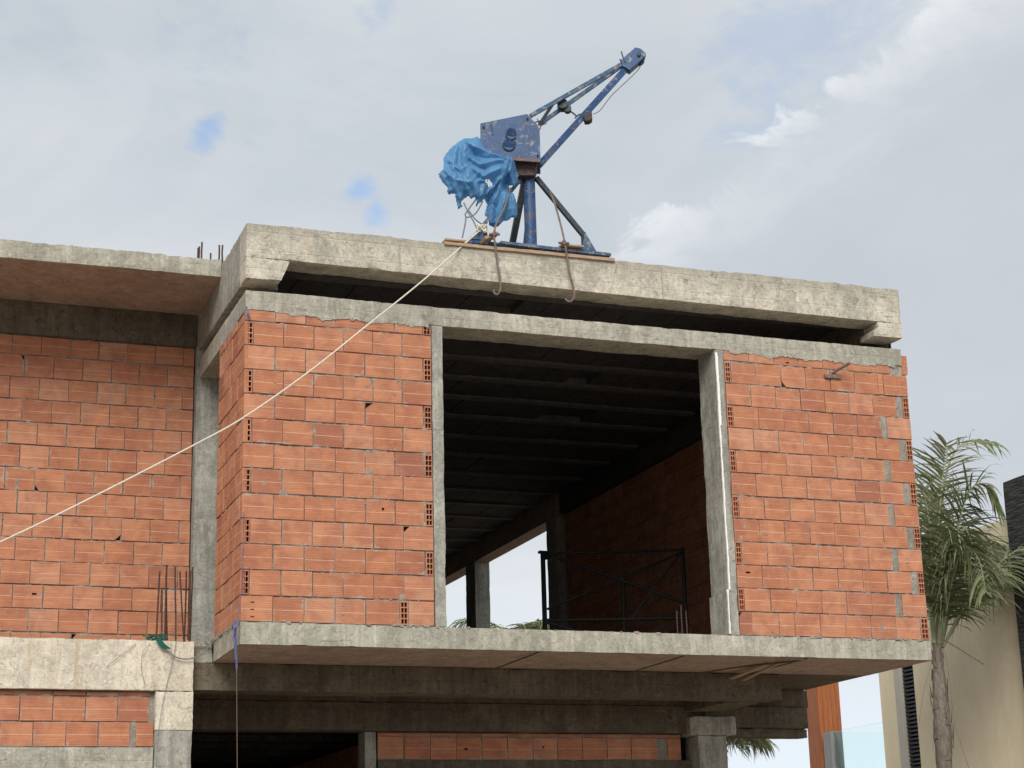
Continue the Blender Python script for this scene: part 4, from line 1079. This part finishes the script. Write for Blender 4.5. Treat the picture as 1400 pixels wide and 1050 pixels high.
# ================================================================== NEIGHBOUR HOUSE
Hh = empty('neighbour_house', (15, 8, GZ), 'beige rendered house with a dark stone tower behind the palm on the right', 'house')
XN = 12.0
def hp(name, mat, *a, **k):
    mb = MB(); mb.rbox(*a, **{**dict(res=.6, amp=.0, chip=0.), **k}); return mb.build(name, M[mat], Hh)
hp('wall', 'stucco', XN, 19, 6.3, 9.13, GZ, 2.70)
hp('wall', 'stucco', XN, 19, 9.66, 10.1, GZ, 2.70)
hp('pale_reveal', 'stucco_light', XN-.01, 12.3, 9.53, 9.6585, GZ, 2.69)
hp('slot_back', 'louvre', XN+.15, 12.5, 9.132, 9.529, GZ, 2.69)
mb = MB(); z = GZ+.1
while z < 2.6:
    mb.box(XN+.06, XN+.14, 9.135, 9.527, z, z+.03); z += .06
mb.build('louvre', M['louvre'], Hh, weld=False)
hp('stone_tower', 'stone', XN-.12, 13.6, 3.5, 6.3-.001, GZ, 3.19, res=.12, amp=.008, chip=.004)
hp('roof_coping', 'stucco', XN+.02, 19, 6.31, 10.08, 2.701, 2.74)
hp('terrace', 'stucco_light', XN, 17, 10.1+.001, 13.8, -1.2, -1.02)
hp('terrace_wall', 'stucco', XN+.3, 16.8, 10.3, 13.6, GZ, -1.201)
mb = MB(); mb.box(XN+.01, XN+.025, 10.11, 11.6, -1.015, .165+.13); gl = mb.build('glass_balustrade', M['glass'], Hh)
mb = MB(); mb.box(XN+.03, 15.5, 11.64, 11.655, -1.015, .28); mb.build('glass_balustrade', M['glass'], Hh)
mb = MB(); mb.box(XN-.02, XN+.2, 11.66, 11.9, -1.015, .30); mb.build('corner_panel', M['panel'], Hh)
# timber clad post
Pp = empty('timber_post', (12.2, 12.3, GZ), 'tall orange-brown timber clad post between the building and the beige house', 'post')
nb = 5
for k in range(nb):
    mb = MB(); w = .41/nb; mb.box(11.99+k*w+.003, 11.99+(k+1)*w-.003, 12.0, 12.03, GZ, 3.2); mb.build('board', M['planks'], Pp, bevel=.003)
mb = MB(); mb.box(11.985, 12.40, 12.031, 12.4, GZ, 3.19); mb.build('core', M['planks'], Pp)
# power lines beyond
for k, (x0, y0, x1, y1) in enumerate(((1104, 930, 1124, 1060), (1109, 930, 1121, 1050))):
    tubething('overhead_cable', 'black', [at(x0, y0, 13.), at(x1, y1, 15.)], .004, ('left' if k == 0 else 'right')+' thin overhead cable seen in the gap beside the timber post', 'cable')

# ================================================================== LIGHT AND SKY
SUN_EL, SUN_AZ = math.radians(37), math.radians(206)   # azimuth from +Y clockwise (towards +X)
sd = bpy.data.lights.new('sun', 'SUN'); so = bpy.data.objects.new('sun', sd); COL.objects.link(so)
sd.energy = 2.5; sd.angle = math.radians(32); sd.color = (1., .95, .87)
dirv = V((math.sin(SUN_AZ)*math.cos(SUN_EL), math.cos(SUN_AZ)*math.cos(SUN_EL), math.sin(SUN_EL)))
so.rotation_euler = dirv.to_track_quat('Z', 'Y').to_euler()
w = bpy.data.worlds.new('World'); S.world = w; w.use_nodes = True; nt = w.node_tree
bg = nt.nodes['Background']; bg.inputs['Strength'].default_value = .088
sky = N(nt, 'ShaderNodeTexSky', sky_type='NISHITA', sun_disc=False, sun_elevation=SUN_EL, sun_rotation=SUN_AZ)
sky.altitude = 50
tc = N(nt, 'ShaderNodeTexCoord'); dv = tc.outputs['Generated']
def skydir(px, py): return (_f*CF+RX*(px-700)+UX*(525-py)).normalized()
def spot(px, py, rad_px, sharp=1.):
    d = skydir(px, py); n = N(nt, 'ShaderNodeVectorMath', operation='DISTANCE'); nt.links.new(dv, n.inputs[0]); n.inputs[1].default_value = d
    r = rad_px/CF; t = mth(nt, 'DIVIDE', n.outputs['Value'], r)
    return mth(nt, 'SUBTRACT', 1., t)          # 1 at the centre, 0 on the rim, negative outside
warp = N(nt, 'ShaderNodeMapping'); warp.inputs['Scale'].default_value = (1, 1, 1.8); nt.links.new(dv, warp.inputs[0])
n1 = nz(nt, warp.outputs[0], 4.2, 9, .56, .5); n2 = nz(nt, warp.outputs[0], 16, 9, .62, .6); n3 = nz(nt, warp.outputs[0], 1.7, 6, .5, .3)
CL = lambda r, g_, b_, k=10: (r*k, g_*k, b_*k)
cloud = ramp(nt, n1, [(.3, (.50, .55, .61)), (.5, (.60, .64, .68)), (.7, (.70, .725, .745))])
def smooth(a, lo, hi):
    r = N(nt, 'ShaderNodeMapRange', interpolation_type='SMOOTHSTEP'); r.inputs[1].default_value = lo; r.inputs[2].default_value = hi; nt.links.new(a, r.inputs[0]); return r.outputs[0]
jit = mth(nt, 'MULTIPLY', mth(nt, 'SUBTRACT', n2, .5), 1.6)
jit2 = mth(nt, 'MULTIPLY', mth(nt, 'SUBTRACT', n1, .5), 2.2)
# wisps: bright cloud rim running diagonally at the upper right
# cloud bank on the right: its edge runs diagonally across the upper right, bright where the light catches it
d1, d2 = skydir(890, 320), skydir(1290, -10); nn = d1.cross(d2).normalized()
if nn.dot(skydir(1300, 300)) < 0: nn = -nn
dp = N(nt, 'ShaderNodeVectorMath', operation='DOT_PRODUCT'); nt.links.new(dv, dp.inputs[0]); dp.inputs[1].default_value = nn
n4 = nz(nt, warp.outputs[0], 38, 8, .62, .4)
sgn_ = mth(nt, 'ADD', mth(nt, 'MULTIPLY', dp.outputs['Value'], CF), mth(nt, 'ADD', mth(nt, 'MULTIPLY', mth(nt, 'SUBTRACT', n2, .5), 210.), mth(nt, 'MULTIPLY', mth(nt, 'SUBTRACT', n4, .5), 70.)))
inb = smooth(sgn_, -14., 16.)
reach = smooth(spot(1110, 150, 430), .0, .45)
rimf = mth(nt, 'MULTIPLY', mth(nt, 'MULTIPLY', inb, smooth(sgn_, 100., 4.)), reach)
body = mth(nt, 'MULTIPLY', smooth(sgn_, 20., 190.), smooth(spot(1330, 330, 700), .0, .5))
cloud = mix(nt, mth(nt, 'MULTIPLY', body, .65), cloud, (.52, .56, .61))
cloud = mix(nt, mth(nt, 'MULTIPLY', rimf, mth(nt, 'ADD', .12, mth(nt, 'MULTIPLY', ramp(nt, n2, [(.4, 0.), (.6, 1.)]), .6))), cloud, (.82, .85, .88))
# greyer cloud masses
gr = smooth(mth(nt, 'ADD', spot(860, 120, 320), jit2), .1, 1.)
cloud = mix(nt, mth(nt, 'MULTIPLY', gr, .45), cloud, (.53, .57, .62))
# brighter towards the horizon
sz = N(nt, 'ShaderNodeSeparateXYZ'); nt.links.new(dv, sz.inputs[0])
hz = smooth(sz.outputs['Z'], .24, .02)
cloud = mix(nt, hz, cloud, (.78, .86, .93))
vm = N(nt, 'ShaderNodeVectorMath', operation='SCALE'); nt.links.new(cloud, vm.inputs[0]); vm.inputs['Scale'].default_value = 10.
# blue gaps
gap = None
for (x, y, r, k) in ((288, 168, 32, .9), (276, 186, 26, .8), (514, 290, 30, 1.), (492, 262, 30, .8), (1110, 60, 170, .8), (1060, 160, 120, .7), (1190, 20, 110, .8), (525, 8, 40, .7), (300, 90, 70, .2)):
    q = mth(nt, 'MULTIPLY', spot(x, y, r), k); gap = q if gap is None else mth(nt, 'MAXIMUM', gap, q)
jit3 = mth(nt, 'MULTIPLY', mth(nt, 'SUBTRACT', n4, .5), 1.5)
gapf = smooth(mth(nt, 'ADD', mth(nt, 'ADD', gap, mth(nt, 'MULTIPLY', jit, 1.3)), jit3), .1, .95)
gapf = mth(nt, 'MULTIPLY', gapf, mth(nt, 'SUBTRACT', 1., mth(nt, 'MULTIPLY', inb, smooth(spot(1200, 300, 480), .0, .1))))
gapf = mth(nt, 'MULTIPLY', gapf, mth(nt, 'ADD', .32, mth(nt, 'MULTIPLY', smooth(mth(nt, 'MAXIMUM', spot(285, 175, 70), spot(503, 275, 70)), .0, .2), .35)))
skyb = N(nt, 'ShaderNodeVectorMath', operation='SCALE'); nt.links.new(sky.outputs[0], skyb.inputs[0]); skyb.inputs['Scale'].default_value = 1.85
out = mix(nt, gapf, vm.outputs[0], skyb.outputs[0])
nt.links.new(out, bg.inputs[0])

S.view_settings.view_transform = 'Standard'; S.view_settings.look = 'None'; S.view_settings.gamma = 1; S.view_settings.exposure = 0.30
S.render.engine = 'CYCLES'
S.cycles.max_bounces = 8; S.cycles.diffuse_bounces = 5
S.render.resolution_x = 1024; S.render.resolution_y = 768
